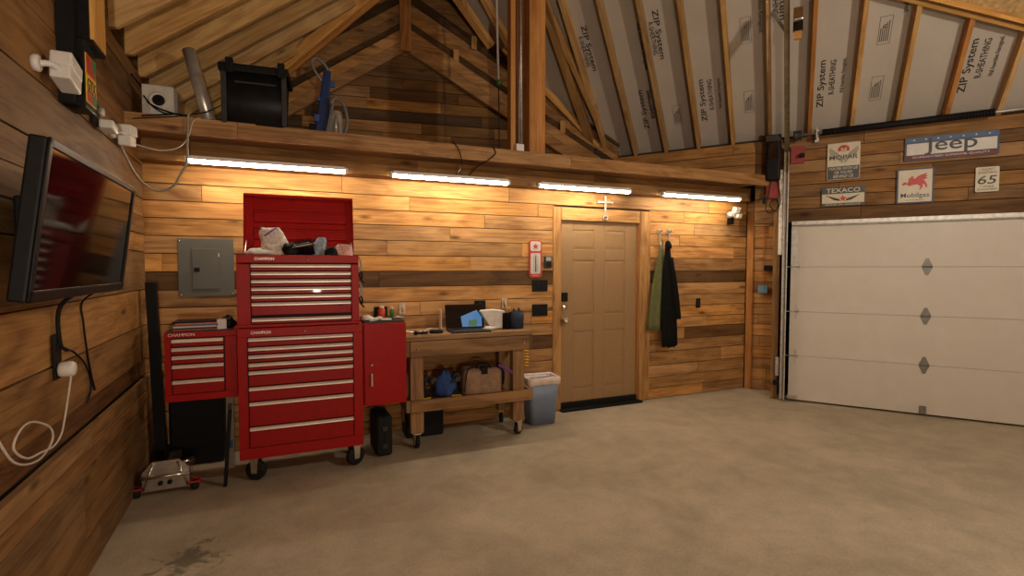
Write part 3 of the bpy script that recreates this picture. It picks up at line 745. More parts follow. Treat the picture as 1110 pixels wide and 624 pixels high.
# lid, standing open at the rear
lid=empty('lid',(0,.375,Z(1.69))); lid.parent=uc
m=M(); W2=.83; x0=-.41; x1=.425; HH=.50
m.box(x0,x1,.02,.026,0,HH); m.box(x0,x0+.006,-.05,.02,0,HH); m.box(x1-.006,x1,-.05,.02,0,HH); m.box(x0,x1,-.05,.02,HH-.006,HH)
m.box(x0,x0+.065,-.0,.02,0,HH-.01);m.box(x1-.05,x1,-.0,.02,0,HH-.01)
m.box(x0,x1,-.052,-.046,HH-.022,HH)
m.build('lid_shell',RED,lid,bevel=.002).rotation_euler[0]=rad(-9)
m=M()
for zc in (.325,.18):
    m.prism([(.02,zc+.055),(.0,zc+.045),(-.0,zc-.035),(.02,zc-.05)],x0+.07,x1-.055,plane='yz')
    m.prism([(.0,zc+.045),(-.012,zc+.042),(-.012,zc+.032),(.0,zc+.028)],x0+.07,x1-.055,plane='yz')
m.build('lid_rib',RED,lid,bevel=.003).rotation_euler[0]=rad(-9)
m=M()
for x in (x0+.02,x1-.02): m.beam((x,-.16,.01),(x,.0,.12),.006,.005)
m.build('lid_stay',STEEL,lid)
# things in the open chest
ZT=1.69
def thing(m,name,mat,loc,label,cat,group=None,rz=0,bevel=0,solid=0):
    o=m.build(name,mat,loc=loc,rotz=rz,bevel=bevel,solid=solid); tag(o,label,cat,group); return o
o=thing(M().box(-.36,.38,.02,.40,-.06,-.02),'chest_liner',SOOT,(-.03,4.09,ZT),'black tray lining the open top of the red chest','tray')
def bag(name,mat,loc,w,d,h,label,seed,lean=.0):
    m=M(); rg=random.Random(seed); rings=[]
    n=22
    for i in range(8):
        t=i/7; r=[]
        ww=w*(1-.25*t)*(1 if i<7 else .8); dd=d*(1-.85*t)
        for j in range(n):
            a=2*PI*j/n; k=1+rg.uniform(-.12,.12)
            r.append((ww/2*math.copysign(abs(math.cos(a))**.7,math.cos(a))*k+lean*t*h, dd/2*math.sin(a)*k, h*t+rg.uniform(-.05,.05)*h))
        rings.append(r)
    m.ring(rings,sm=True); return thing(m,name,mat,loc,label,'bag')
b1=bag('plastic_bag',BAGC,(-.185,4.25,ZT-.02),.21,.16,.23,'clear zip bag of parts standing at the left of the open red chest',3,-.25)
m=M(); m.tube([(-.10,-.03,.165),(-.02,-.03,.23)],.006); m.build('purple_zip',PURP,b1)
bag('plastic_bag',BAGB,(.09,4.24,ZT-.02),.10,.10,.16,'small bluish plastic bag beside the black tool in the open red chest',5,.2)
bag('plastic_bag',BAGP,(.29,4.24,ZT-.02),.15,.13,.11,'pinkish white plastic bag at the right end of the open red chest',6,.0)
thing(M().blob((0,0,.02),.10,.07,.03,.2,3,4,flat=True),'cloth',CLOTH,(-.31,4.22,ZT-.0),'white rag lying in the left corner of the open red chest','cloth')
o=M(); o.rot_box((.0,0,.075),.17,.10,.10,rx=rad(25),ry=rad(-12)); tb=thing(o,'tool_case',BLACKG,(-.02,4.21,ZT-.02),'black tool case lying tilted in the middle of the open red chest','case',bevel=.01)
m=M(); m.rot_box((.0,-.052,.082),.12,.006,.06,rx=rad(25),ry=rad(-12)); m.build('face_plate',DGREY,tb)
thing(M().blob((0,0,.03),.05,.045,.05,.35,5,8),'cable_coil',SOOT,(-.10,4.17,ZT+.005),'tangled black cable left of the black case in the open red chest','cable')
thing(M().lathe([(.0,-.03),(.045,-.03),(.05,-.02),(.05,.02),(.045,.03),(.0,.03)],(0,0,.03),'y',n=24),'tape_roll',SOOT,(.19,4.18,ZT-.01),'round black roll in front of the pinkish bag in the open red chest','tape')
# left side cabinet
sc=empty('side_drawer_cabinet',(-.715,4.10,.645),0,'small red side cabinet with five drawers hung left of the big chest','tool cabinet')
m=M(); m.box(-.205,.243,0,.38,0,.05); m.box(-.205,.243,0,.38,.452,.492); m.box(-.205,-.165,0,.38,.05,.452); m.box(.165,.243,0,.38,.05,.452); m.box(-.165,.165,.02,.38,.05,.452); m.build('cabinet_body',RED,sc,bevel=.003)
M().box(-.1645,.1645,.006,.019,.0505,.4515).build('drawer_gap_shade',SOOT,sc)  # side cabinet drawer gaps shaded by a black sheet
zz=[.450,.390,.332,.268,.158,.052]
for i in range(5): drawer(sc,-.162,.162,zz[i+1],zz[i],.004)
m=M(); m.box(-.2,.2,.005,.375,.492,.499); m.build('top_mat',DGREY,sc)
text('CHAMPION','badge',HANDLE,sc,.16,.02,(-.10,-.002,.474))
# magazines on it
bx=[(.0,.30,.22,.006,ORANGE),(-.005,.26,.23,.012,DGREY),(.01,.31,.22,.012,SIGNW),(0,.27,.24,.01,SBLUE),(.01,.29,.22,.008,ORANGE),(-.02,.26,.2,.012,BLACK)]
z=1.146
labs=['bottommost thin red magazine on the left side cabinet','dark magazine just above the bottom of the pile on the side cabinet','pale magazine in the middle of the pile on the side cabinet','blue magazine in the upper half of the pile on the side cabinet','red orange magazine near the top of the pile on the side cabinet','topmost black booklet of the pile on the side cabinet']
for (dx,w,d,h,mt),lb_ in zip(bx,labs):
    thing(M().rot_box((0,0,h/2),w,d,h,rz=R.uniform(-.12,.12)),'magazine',mt,(-.73+dx,4.24,z),lb_,'magazine','magazines on the side cabinet',bevel=.001); z+=h+.0005
m=M(); m.box(-.03,.03,-.03,.03,0,.07); thing(m,'small_box',SIGNW,(-.575,4.16,1.146),'small pale box right of the magazine pile','box',rz=.2,bevel=.003)
thing(M().blob((0,0,.03),.05,.05,.05,.25,4,11,flat=True),'work_glove',BLACK,(-.55,4.27,1.146),'black glove bundled behind the small pale box','glove')
# right side locker
rc=empty('side_locker',(.60,4.12,.465),0,'plain red side locker with one door, hung right of the big chest','tool cabinet')
m=M(); m.box(-.178,.17,.014,.38,0,.675); m.build('cabinet_body',RED,rc,bevel=.003)
m=M(); m.box(-.172,.166,-.004,.012,.004,.668); dd=m.build('door',RED,rc,bevel=.004)
m=M(); m.box(-.125,-.108,-.028,-.006,.165,.275); m.build('handle',CHROME,dd,bevel=.005)
m=M(); m.lathe([(.013,0),(.013,-.008),(0,-.009)],(-.115,-.004,.34),'y',n=12); m.build('lock',CHROME,dd)
m=M(); m.box(-.165,.16,.03,.37,.675,.69); m.build('top_mat',DGREY,rc)
zt=1.156
o=thing(M().lathe([(.0,0),(.03,0),(.03,.075),(.022,.085),(.018,.10),(.0,.101)],n=20),'spray_can',ORANGE,(.60,4.34,zt),'orange red can on top of the red side locker','can')
m=M(); m.lathe([(.0,.085),(.02,.085),(.02,.108),(0,.109)],n=16); m.build('cap',WHITE,o)
o=thing(M().lathe([(.0,0),(.017,0),(.018,.07),(.014,.08),(.0,.081)],n=16),'small_bottle',GREEN,(.685,4.33,zt),'small green bottle on top of the red side locker','bottle')
m=M(); m.lathe([(.0,.08),(.012,.08),(.012,.1),(0,.1)],n=12); m.build('cap',WHITE,o)
thing(M().blob((0,0,.02),.045,.04,.024,.15,3,2,flat=True),'masking_tape',WHITE,(.465,4.22,zt),'small white wad at the left end of the red locker top','wad')
m=M(); m.rot_box((0,0,.012),.11,.05,.02,rz=.2,ry=-.15); thing(m,'putty_knife',CLOTH,(.53,4.21,zt),'flat white scraper lying on the red locker top','tool',bevel=.004)
m=M(); m.rot_box((0,0,.01),.09,.05,.016,rz=-.1); thing(m,'parts_tray',STEEL,(.615,4.19,zt),'low silver tray in front of the orange can','tray',bevel=.003)
m=M(); m.tube([(-.04,0,.012),(.0,.01,.02),(.05,0,.012)],.01); thing(m,'pocket_flashlight',ALU,(.715,4.22,zt),'little metal flashlight at the right end of the locker top','flashlight')
# cutters hanging on the side of the top chest
for i,(zc,lb_) in enumerate(((1.60,'upper silver snips hanging on the right side of the top chest'),(1.40,'lower dark snips hanging on the right side of the top chest'))):
    e=empty('tin_snips',(.396,4.2,zc),0,lb_,'snips','snips on the chest side')
    m=M(); 
    m.prism([(0,.09),(.02,.07),(.035,.02),(.028,-.03),(.0,-.05),(.004,-.02),(.018,.02),(.01,.055)],-.012,.002); m.build('blades',HINGE,e,bevel=.002)
    m=M(); m.tube(smooth([(.0,-.005,-.03),(.012,-.005,-.07),(.02,-.005,-.10),(.045,-.005,-.13)]),.007); m.tube(smooth([(.015,-.005,-.03),(.03,-.005,-.06),(.03,-.005,-.1)]),.007); m.build('handles',SOOT,e)
# ------------------------------------------------------------------ workbench
wbn=empty('workbench',(1.385,4.235,0),0,'rough lumber workbench on casters with a lower shelf','workbench')
m=M()
for i,(a,b) in enumerate(((0,.14),(.142,.28),(.282,.42),(.422,.56))): m.box(-.60,.60,a,b,.96,1.0,tone(.8,1.1),0)
m.build('bench_top',BENCHW,wbn,bevel=.003)
def bp(name,*a,g=0,t=None): mm=M(); mm.box(*a,t or tone(.8,1.1),g); mm.build(name,BENCHW,wbn,bevel=.003)
bp('apron',-.56,.565,0.0,.038,.82,.955); bp('apron',-.56,.565,.50,.538,.82,.955); bp('side_apron',-.598,-.56,0.01,.54,.82,.955,g=1,t=(.6,.6,.6)); bp('side_apron',.565,.60,0.01,.54,.82,.955,g=1,t=(.6,.6,.6))
for x in(-.555,.415):
    for y in(.04,.41): bp('leg',x,x+.115,y,y+.09,.14,.955,g=2,t=(1.05,1.0,.95))
bp('shelf_rail',-.56,.575,0,.038,.335,.435); bp('shelf_rail',-.56,.575,.50,.538,.335,.435); bp('side_rail',-.598,-.56,.01,.54,.335,.435,g=1); bp('side_rail',.575,.61,.01,.54,.335,.435,g=1)
m=M(); 
for i in range(3): m.box(-.44,.41,.045+i*.152,.045+i*.152+.15,.385,.405,tone(.6,.8),0)
m.build('lower_shelf',BENCHW,wbn)
for x in(-.50,.51): M().lathe([(.012,0),(.010,-.008),(0,-.009)],(x,0,.89),'y',n=10).build('bolt',CHROME,wbn)
for x,y,r_ in((-.50,.07,10),(.48,.07,-70),(-.50,.46,30),(.46,.46,-30)): caster(wbn,x,y,.05,rad(r_),ztop=.14,w=.035)
# laptop
ZB=1.0
lp_=empty('laptop',(1.40,4.42,ZB),rad(-4),'open black laptop showing a blue and green picture','laptop')
m=M(); m.box(-.185,.19,-.14,.09,.0,.02); m.build('base',DGREY,lp_,bevel=.004)
m=M(); m.box(-.165,.17,-.02,.08,.020,.022); m.build('keyboard',SOOT,lp_)
m=M(); m.rot_box((0,.13,.125),.375,.010,.235,rx=rad(-15)); sc_=m.build('screen_lid',BLACKG,lp_,bevel=.003)
m=M(); M_=Matrix.Translation((0,.13,.125))@Matrix.Rotation(rad(-15),4,'X')
def onscr(poly,mat,name,d=-.0062):
    q=M(); q.ring([[M_@Vector((x,d,z)) for x,z in poly],[M_@Vector((x,d-.0006,z)) for x,z in poly]],sm=False); q.build(name,mat,sc_)
onscr([(-.03,-.1),(.165,-.1),(.165,-.01),(.12,.06),(-.04,-.0)],SKYB,'picture')
onscr([(.03,-.095),(.11,-.095),(.12,-.05),(.09,-.025),(.07,-.045),(.045,-.03),(.03,-.06)],SKYG,'picture_detail',-.0070)
thing(M().box(0,.012,0,.06,0,.20),'paper_folder',SIGNW,(1.16,4.50,ZB),'pale folder standing on edge just left of the laptop','folder',bevel=.002)
# cloth
m=M(); rg=random.Random(4); rings=[]
pts2=[(-.13,.17),(-.12,.185),(.0,.19),(.11,.175),(.125,.14),(.12,.05),(.09,.01),(.0,-.0),(-.04,.03),(-.08,.09)]
m.ring([[(x*1.0,-.03+rg.uniform(-.01,.01),z) for x,z in pts2],[(x*1.04,.02,z*1.02) for x,z in pts2],[(x*.9,.05,z*.95) for x,z in pts2]]); thing(m,'white_cloth',CLOTH,(1.665,4.46,ZB+.002),'crumpled white cloth standing behind and right of the laptop','cloth',bevel=.006)
thing(M().blob((0,0,.02),.06,.03,.02,.2,3,7,flat=True),'crumpled_paper',CLOTH,(1.60,4.38,ZB),'small crumpled paper in front of the white cloth','paper')
# caddy
cd=empty('tool_caddy',(1.87,4.45,ZB),0,'dark blue fabric tool caddy at the right end of the bench','caddy')
m=M(); m.lathe([(.0,0),(.075,0),(.085,.09),(.08,.17),(.072,.17),(.07,.02),(0,.02)],(.03,0,0),n=24,sx=1.,sy=.8); m.build('caddy_body',plain('navy_fabric',(.02,.028,.06),.8,bump=.3),cd)
m=M(); m.lathe([(.0,0),(.04,0),(.045,.15),(.04,.16),(0,.16)],(-.075,-.02,0),n=16); m.build('side_pocket',JBLACK,cd)
m=M(); m.tube(smooth([(-.07,-.03,.14),(-.075,-.04,.18),(-.055,-.045,.21),(-.045,-.04,.17)]),.008); m.build('amber_handle',AMBER,cd)
m=M(); m.cyl((.06,0,.1),(.065,0,.2),.01); m.cyl((.02,.02,.1),(.02,.02,.19),.008); m.cyl((.09,-.04,-.06),(.09,-.05,.06),.003); m.build('tool_handles',BLACK,cd)
# pliers and headphones
m=M(); m.tube(smooth([(-.13,-.02,.02),(-.08,0,.014),(-.03,.01,.012)]),.011); m.blob((-.14,-.02,.02),.025,.02,.018,.1); 
tw=thing(m,'ratchet_wrench',SOOT,(1.03,4.34,ZB),'black ratchet lying on the bench left of the laptop','wrench')
m=M(); m.lathe([(.035,0),(.06,0),(.065,.012),(.06,.028),(.035,.028),(.03,.014),(.035,0)],(0,0,0),n=24,sy=.7); thing(m,'tape_measure_ring',SOOT,(1.09,4.39,ZB),'round black coil on the bench against the laptop','coil')
m=M(); m.tube(smooth([(-.05,0,.01),(.0,.02,.03),(.06,.01,.02),(.10,.02,.01)]),.006); thing(m,'metal_wrench',STEEL,(1.05,4.47,ZB),'thin metal wrench lying behind the black ratchet','wrench')
m=M(); m.tube(smooth([(-.12,0,.05),(-.06,-.02,.02),(.0,-.01,.012),(.08,0,.014)]),.008); m.blob((.08,0,.016),.02,.012,.012,.1); thing(m,'steel_breaker_bar',CHROME,(.90,4.44,ZB),'bright steel tool at the left end of the bench','wrench')
# under the bench
ZS=.405
tb=empty('tote_bag',(1.53,4.40,ZS),rad(-4),'tan canvas tool bag on the lower shelf of the bench','bag')
m=M(); m.box(-.20,.18,-.10,.13,-.02,.25); bb=m.build('bag_body',TAN,tb,bevel=.055,seg=5)
m=M(); m.tube(smooth([(-.19,-.10,.05),(-.17,-.105,.22),(-.10,-.05,.262),(.1,-.05,.262),(.17,-.1,.22),(.175,-.10,.05)]),.005); m.build('piping',SOOT,tb)
m=M(); m.tube(smooth([(-.06,-.06,.25),(-.05,-.05,.29),(0,-.04,.30),(.05,-.05,.28),(.07,-.06,.24)]),.009); m.box(-.03,.03,-.10,-.05,.2,.262); m.build('handle',SOOT,tb)
thing(M().blob((0,0,.10),.09,.07,.13,.25,3,3,flat=True),'blue_bag',BLUEF,(1.16,4.36,ZS),'blue cloth bag on the bench shelf left of the tan bag','bag')
for i,(x,lb_) in enumerate(((1.0,'dark drill nearest the left leg on the bench shelf'),(1.285,'dark drill between the blue and tan bags'))):
    e=empty('cordless_drill',(x,4.36,ZS),rad(20-30*i),lb_,'drill','drills on the bench shelf')
    m=M(); m.cyl((-.02,-.07,.19),(-.02,.08,.19),.035,n=14); m.cyl((-.02,-.12,.19),(-.02,-.07,.19),.018,.028,n=12); m.build('motor_housing',DGREY,e)
    m=M(); m.rot_box((-.02,.05,.10),.04,.05,.16,rx=rad(-10)); m.build('grip',SOOT,e,bevel=.012)
    m=M(); m.box(-.06,.03,.0,.1,0,.045); m.build('battery',SOOT,e,bevel=.006)
    m=M(); m.box(-.062,.032,-.003,.02,.006,.02); m.build('yellow_trim',SYEL,e)
thing(M().blob((0,0,.09),.07,.05,.11,.2,3,21,flat=True),'dark_jacket_bundle',DGREY,(1.22,4.58,ZS),'dark bundle behind the blue bag on the shelf','bundle')
thing(M().tube(smooth([(-.10,0,.27),(-.04,-.02,.24),(.02,-.03,.20),(.05,-.03,.18)]),.014),'purple_strap',PURP,(1.77,4.33,ZS),'purple strap sticking out right of the tan bag','strap')
thing(M().blob((0,0,.1),.04,.07,.12,.15,3,31,flat=True),'black_pouch',SOOT,(1.775,4.56,ZS),'black pouch in the right rear corner of the bench shelf','pouch')
# coiled hose
m=M(); pts=[]
for i in range(90):
    a=i/90*2*PI*6; pts.append((.03*math.cos(a),.02*math.sin(a)+.0,-.19*i/90+.006*math.sin(a)))
m.tube(pts,.007,n=6); m.tube([(.0,.0,0),(0,.02,.01),(0,.028,.03)],.007,n=6); thing(m,'coiled_air_hose',YEL,(2.16,4.785,.74),'yellow coiled hose hanging behind the right end of the bench','hose')
# waste bin
bn=empty('waste_bin',(2.215,4.55,0),0,'grey blue plastic waste bin with a liner right of the bench','bin')
m=M()
def rr_(w,d,z,r=.04,n=5):
    o=[]
    for cx,cy,a0 in((w-r,d-r,0),(-w+r,d-r,90),(-w+r,-d+r,180),(w-r,-d+r,270)):
        for i in range(n): a=rad(a0+90*i/(n-1)); o.append((cx+r*math.cos(a),cy+r*math.sin(a),z))
    return o
m.ring([rr_(.135,.10,0),rr_(.175,.125,.47),rr_(.17,.12,.47),rr_(.13,.095,.012)],caps=(True,True)); m.build('bin_body',BINB,bn)
m=M(); rg=random.Random(3)
f=lambda L,k:[(x*(1+rg.uniform(-k,k)),y*(1+rg.uniform(-k,k)),z+rg.uniform(-k,k)*.3) for x,y,z in L]
m.ring([f(rr_(.182,.13,.41),.03),f(rr_(.185,.135,.475),.02),f(rr_(.175,.125,.485),.02),f(rr_(.16,.11,.40),.02)],caps=(False,False)); m.build('liner',LINER,bn,solid=.003)
# ------------------------------------------------------------------ stuff beside and behind the chest
ty=empty('hard_case',(.595,4.20,0),rad(3),'black hard case standing upright under the red side locker','case')
M().box(-.068,.068,0,.34,0,.345).build('case_body',RUBBER,ty,bevel=.032,seg=4)
M().box(-.004,.004,-.004,.344,.03,.349).build('seam_band',SOOT,ty)
for z in(.09,.24): M().box(-.02,.02,-.012,.0,z-.02,z+.02).build('latch',DGREY,ty,bevel=.004)
thing(M().box(-.18,.18,-.1,.12,0,.36),'storage_tote',SOOT,(1.02,4.66,0),'black tote on the floor behind the bench casters','tote',bevel=.02)
m=M(); m.rot_box((0,0,.74),.07,.05,1.48,ry=rad(-1.5)); thing(m,'steel_post',SOOT,(-1.085,4.60,0),'tall black post leaning in the left corner','post',bevel=.004)
m=M(); m.box(-.02,.02,-.012,.012,0,.25) if False else None
m=M(); m.box(0,.055,-.01,.01,0,.62,(1,1,1),2); o=thing(m,'lumber_offcut',plain('grey_painted_board',(.30,.27,.22),.7),(-.60,4.44,.0),'grey board leaning upright left of the big chest','board')
o.rotation_euler=(rad(-4),rad(0),0)
m=M(); m.box(.008,.045,-.016,-.01,.16,.22); m.build('blue_label',BLUE,o)
m=M(); m.rot_box((0,0,.27),.022,.035,.56,ry=rad(4)); thing(m,'floor_squeegee',SOOT,(-.545,4.08,0),'black bar leaning against the front left edge of the big chest','bar')
m=M(); m.box(-.05,.05,-.01,.01,0,.05); thing(m,'orange_clamp',AMBER,(-1.0,4.62,.79),'orange piece fixed beside the black post','clamp')
thing(M().box(-.19,.19,-.03,.15,0,.60),'shade_block',SOOT,(-.83,4.64,0),'black block standing in for the shade under the side cabinet','case',bevel=.02)  # black block added to fill this zone with the colour of shade
# floor jack
jk=empty('floor_jack',(-.93,4.15,0),rad(2),'silver floor jack with red casters in the left corner','floor jack')
for x in(-.105,.105):
    m=M(); m.prism([(-.06,.05),(.36,.05),(.36,.09),(.22,.15),(.02,.17),(-.06,.12)],x-.008,x+.008,plane='yz'); m.build('side_plate',ALU,jk,bevel=.003)
m=M(); m.box(-.14,.14,-.062,-.045,.035,.17); m.prism([(-.14,.17),(.14,.17),(.08,.24),(-.08,.24)],-.06,-.048); m.build('rear_plate',ALU,jk,bevel=.003)
m=M(); m.cyl((-.145,-.075,.135),(.145,-.075,.135),.011,n=12); m.cyl((-.13,-.07,.05),(-.07,-.07,.23),.008,n=8); m.cyl((.13,-.07,.05),(.07,-.07,.23),.008,n=8); m.build('cross_rod',CHROME,jk)
m=M(); m.rot_box((0,.16,.14),.07,.34,.05,rx=rad(8)); m.build('lift_arm',ALU,jk,bevel=.006)
m=M(); m.cyl((0,.05,.10),(0,.04,.20),.03,n=16); m.build('handle_socket',STEEL,jk)
m=M(); m.cyl((.05,.0,.175),(.155,.05,.20),.016,n=14); m.cyl((.05,-.03,.155),(.16,.01,.165),.012,n=14); m.build('saddle_bar',CHROME,jk)
m=M(); 
for x in(-.03,.025): m.lathe([(.014,0),(.016,-.02),(.010,-.03),(0,-.031)],(x,-.06,.09),'y',n=12)
m.build('release_knob',SOOT,jk)
for x in(-.175,.17):
    m=M(); m.box(x-.03,x+.03,-.07,.0,.055,.065); m.box(x-.034,x-.03,-.07,-.01,.025,.07); m.box(x+.03,x+.034,-.07,-.01,.025,.07); m.build('caster_fork',SRED,jk,bevel=.003)
    m=M(); m.lathe([(.0,-.022),(.028,-.022),(.034,-.014),(.034,.014),(.028,.022),(0,.022)],(x,-.045,.034),'x',n=20); m.build('wheel',RUBBER,jk)
# ------------------------------------------------------------------ on the back wall
ep=empty('electrical_panel',(-.768,YB-.012,1.355),0,'flat grey electrical panel on the plank wall','electrical panel')
m=M(); m.box(-.2,.205,-.0,.008,0,.482); m.build('cover',PANELG,ep,bevel=.002)
m=M(); m.box(-.10,.105,-.008,.0,.06,.40); dd=m.build('door',PANELG,ep,bevel=.003)
m=M(); m.box(-.085,-.045,-.014,-.008,.205,.24); m.build('latch',SOOT,dd,bevel=.002)
m=M(); m.box(.09,.1,-.010,-.008,.33,.36); m.build('label_sticker',SIGNW,dd)
for x,z in((-.185,.465),(.188,.465),(-.18,.015),(.19,.015)):
    m=M(); m.lathe([(.007,0),(.007,-.004),(0,-.005)],(x,0,z),'y',n=10); m.build('screw',CHROME,ep)
def plate(name,x,z,w,h,mat,label,cat,group=None,detail=None):
    o=M().box(-w/2,w/2,-.008,0,-h/2,h/2).build(name,mat,bevel=.002,loc=(x,YB-.012,z)); tag(o,label,cat,group)
    if detail=='outlet':
        for dz in(-.02,.02): M().box(-.014,.014,-.0105,-.008,dz-.012,dz+.012).build('socket',DGREY,o,bevel=.002)
    if detail=='switch':
        for k in range(2): M().box(-.05*.5-.015+k*.05,-.05*.5+.015+k*.05,-.012,-.008,-.03,.03).build('rocker',SOOT,o,bevel=.002)
    return o
plate('wall_outlet',.655,1.165,.125,.115,BLACK,'black outlet plate behind the cans on the red locker','outlet','black wall plates','outlet')
plate('wall_outlet',1.655,1.20,.12,.115,BLACK,'black outlet plate behind the laptop screen','outlet','black wall plates','outlet')
plate('light_switch',2.34,1.40,.185,.125,BLACK,'upper black switch plate left of the tan door','switch','black wall plates','switch')
plate('light_switch',2.34,1.135,.185,.13,BLACK,'lower black switch plate left of the tan door','switch','black wall plates','switch')
plate('wall_outlet',4.55,1.152,.065,.12,BLACK,'narrow black outlet right of the hanging jackets','outlet','black wall plates','outlet')
for x,z,lb_ in((.858,1.195,'small silver plate with an amber piece above the left end of the bench'),(1.925,1.215,'small silver plate with an amber piece behind the blue caddy')):
    e=empty('amber_wall_plate',(x,YB-.012,z),0,lb_,'light plate','silver plates with amber pieces')
    M().box(-.03,.03,-.008,0,-.05,.06).build('plate',STEEL,e,bevel=.003)
    M().tube([(.005,-.015,-.03),(0,-.022,.01),(0,-.015,.04)],.010).build('amber_piece',AMBER,e)  # small amber plastic tube fixed to the plate
# thermometer
th=empty('thermometer_sign',(2.285,YB-.014,1.69),0,'red and white thermometer sign with a red star left of the door','thermometer')
def rrect(w,h,r,n=5):
    o=[]
    for cx,cy,a0 in((w/2-r,h/2-r,0),(-w/2+r,h/2-r,90),(-w/2+r,-h/2+r,180),(w/2-r,-h/2+r,270)):
        for i in range(n): a=rad(a0+90*i/(n-1)); o.append((cx+r*math.cos(a),cy+r*math.sin(a)))
    return o
def star(r,c=(0,0),k=.4,n=5): return [(c[0]+(r if i%2==0 else r*k)*math.sin(i*PI/n),c[1]+(r if i%2==0 else r*k)*math.cos(i*PI/n)) for i in range(2*n)]
M().prism(rrect(.15,.40,.03),-.006,0).build('back_plate',SRED,th)
M().prism([(x,y+.135) for x,y in rrect(.12,.105,.02)],-.008,-.006).build('star_field',SIGNW,th)
M().prism([(x,y-.05) for x,y in rrect(.115,.22,.015)],-.008,-.006).build('scale_field',SIGNW,th)
M().prism(star(.038,(0,.133)),-.011,-.008).build('star',SRED,th)
m=M(); m.cyl((0,-.013,-.14),(0,-.013,.04),.0045,n=8)
for i in range(10): m.box(-.03,-.012,-.009,-.008,-.13+i*.017,-.127+i*.017).box(.012,.03,-.009,-.008,-.13+i*.017,-.127+i*.017)
m.build('scale',PRINTG,th)
text('TEXACO','lettering',SIGNW,th,.08,.014,(0,-.006,-.178))
kp=empty('wall_keypad',(2.432,YB-.014,1.655),0,'small dark keypad beside the thermometer sign','keypad')
M().box(-.042,.042,-.025,0,-.065,.065).build('body',DGREY,kp,bevel=.006); M().box(-.03,.03,-.027,-.024,.015,.055).build('display',plain('keypad_display',(.35,.42,.40),.2),kp); M().box(-.03,.03,-.027,-.024,-.05,.0).build('buttons',SOOT,kp)
# horseshoe cross
cr=empty('metal_cross',(3.157,YB-.022,2.17),0,'metal cross with a horseshoe foot above the tan door','cross')
m=M(); m.box(-.012,.012,-.014,0,-.0,.235); m.build('upright',STEEL,cr,bevel=.003)
m=M(); m.box(-.085,.085,-.014,0,.155,.175); m.build('crossbar',STEEL,cr,bevel=.003)
m=M()
for x in(-.09,.09): m.lathe([(.016,-.006),(.016,.006),(.008,.008)],(x,-.007,.165),'y',n=12)
m.build('end_cap',STEEL,cr)
m=M(); m.tube([(.028*math.cos(a),-.01,-.012+.028*math.sin(a)) for a in [rad(250-320*i/18) for i in range(19)]],.008); m.build('horseshoe',STEEL,cr)
# coat hooks
for x,lb_ in((3.925,'left metal coat hook holding the jackets'),(4.07,'right metal coat hook, empty')):
    e=empty('coat_hook',(x,YB-.016,2.0),0,lb_,'hook','metal coat hooks right of the door')
    M().prism(rrect(.05,.06,.02),-.006,0).build('back_plate',STEEL,e).location=(0,0,.03)
    m=M(); m.tube(smooth([(0,-.004,.03),(0,-.01,-.05),(0,-.02,-.12),(0,-.05,-.14),(0,-.065,-.11)]),.007); m.build('lower_hook',STEEL,e)
    m=M(); m.tube(smooth([(0,-.004,.02),(0,-.04,.025),(0,-.06,.05)]),.007);
    for s in(-1,1): m.tube(smooth([(0,-.004,.02),(s*.02,-.03,.03),(s*.03,-.03,.05)]),.006)
    m.build('upper_hook',STEEL,e)
def jacket(name,mat,cx,top,bot,wt,wb_,y,label,seed,skew=0,dep=.045):
    m=M(); rg=random.Random(seed); rings=[]; n=28; ph=rg.random()*6
    K=16
    for i in range(K+1):
        t=i/K; w=wt+(wb_-wt)*min(1,t*1.6)**.8
        z=top+(bot-top)*t; r=[]
        for j in range(n):
            a=2*PI*j/n; k=1+.16*math.sin(5*a+ph+t*1.5)*min(1,t*3)
            hz=(rg.uniform(-.02,.02) if i==K else 0)
            r.append((cx+skew*t+w/2*math.cos(a)*k,y-dep*math.sin(a)*k*(.4+.6*min(1,t*2)),z+hz))
        rings.append(r)
    m.ring(rings); return m
m=jacket('j',0,0,1.86,.86,.04,.20,0,'',2,skew=-.09); 
jg=m.build('hanging_jacket',OLIVE,loc=(3.92,YB-.075,0)); tag(jg,'olive green garment hanging from the left hook beside the black jacket','jacket')
M().tube(smooth([(-.0,.0,1.84),(.005,-.02,1.90),(.0,.0,1.93)]),.008).build('hanging_loop',OLIVE,jg)
m=jacket('j',0,0,1.885,.66,.05,.20,0,'',5,skew=.05)
jb=m.build('hanging_jacket',JBLACK,loc=(3.955,YB-.135,0)); tag(jb,'black jacket hanging in front of the olive garment','jacket')
m=M(); m.blob((0,-.01,1.85),.035,.04,.06,.2,3,4); m.build('hood',JBLACK,jb)
m=jacket('j',0,0,1.72,1.0,.05,.09,0,'',9,skew=.10,dep=.03); o=m.build('sleeve',JBLACK,jb); o.location=(.035,-.03,0)
# motion lights
def motion(e,scale=1.):
    M().lathe([(.036,0),(.036,-.018),(.032,-.022),(0,-.022)],(0,0,0),'y',n=20).build('mounting_base',WHITE,e)
    M().tube(smooth([(0,-.02,0),(.02,-.05,.01),(.06,-.075,.0)]),.014).build('arm',WHITE,e)
mo=empty('motion_light',(5.03,YB-.02,2.27),rad(0),'white two headed motion light on the plank wall at the right corner','motion light')
motion(mo)
M().rot_box((0,-.12,.055),.075,.07,.07,rx=rad(20)).build('lamp_head',WHITE,mo,bevel=.008)
M().rot_box((-.055,-.10,.0),.06,.06,.05,rx=rad(20)).build('lamp_head',WHITE,mo,bevel=.008)
M().rot_box((.03,-.12,-.02),.07,.07,.06,rx=rad(10)).build('lamp_head',WHITE,mo,bevel=.008)
M().box(-.03,.03,-.06,-.0,-.12,-.04).build('sensor',SOOT,mo,bevel=.005)
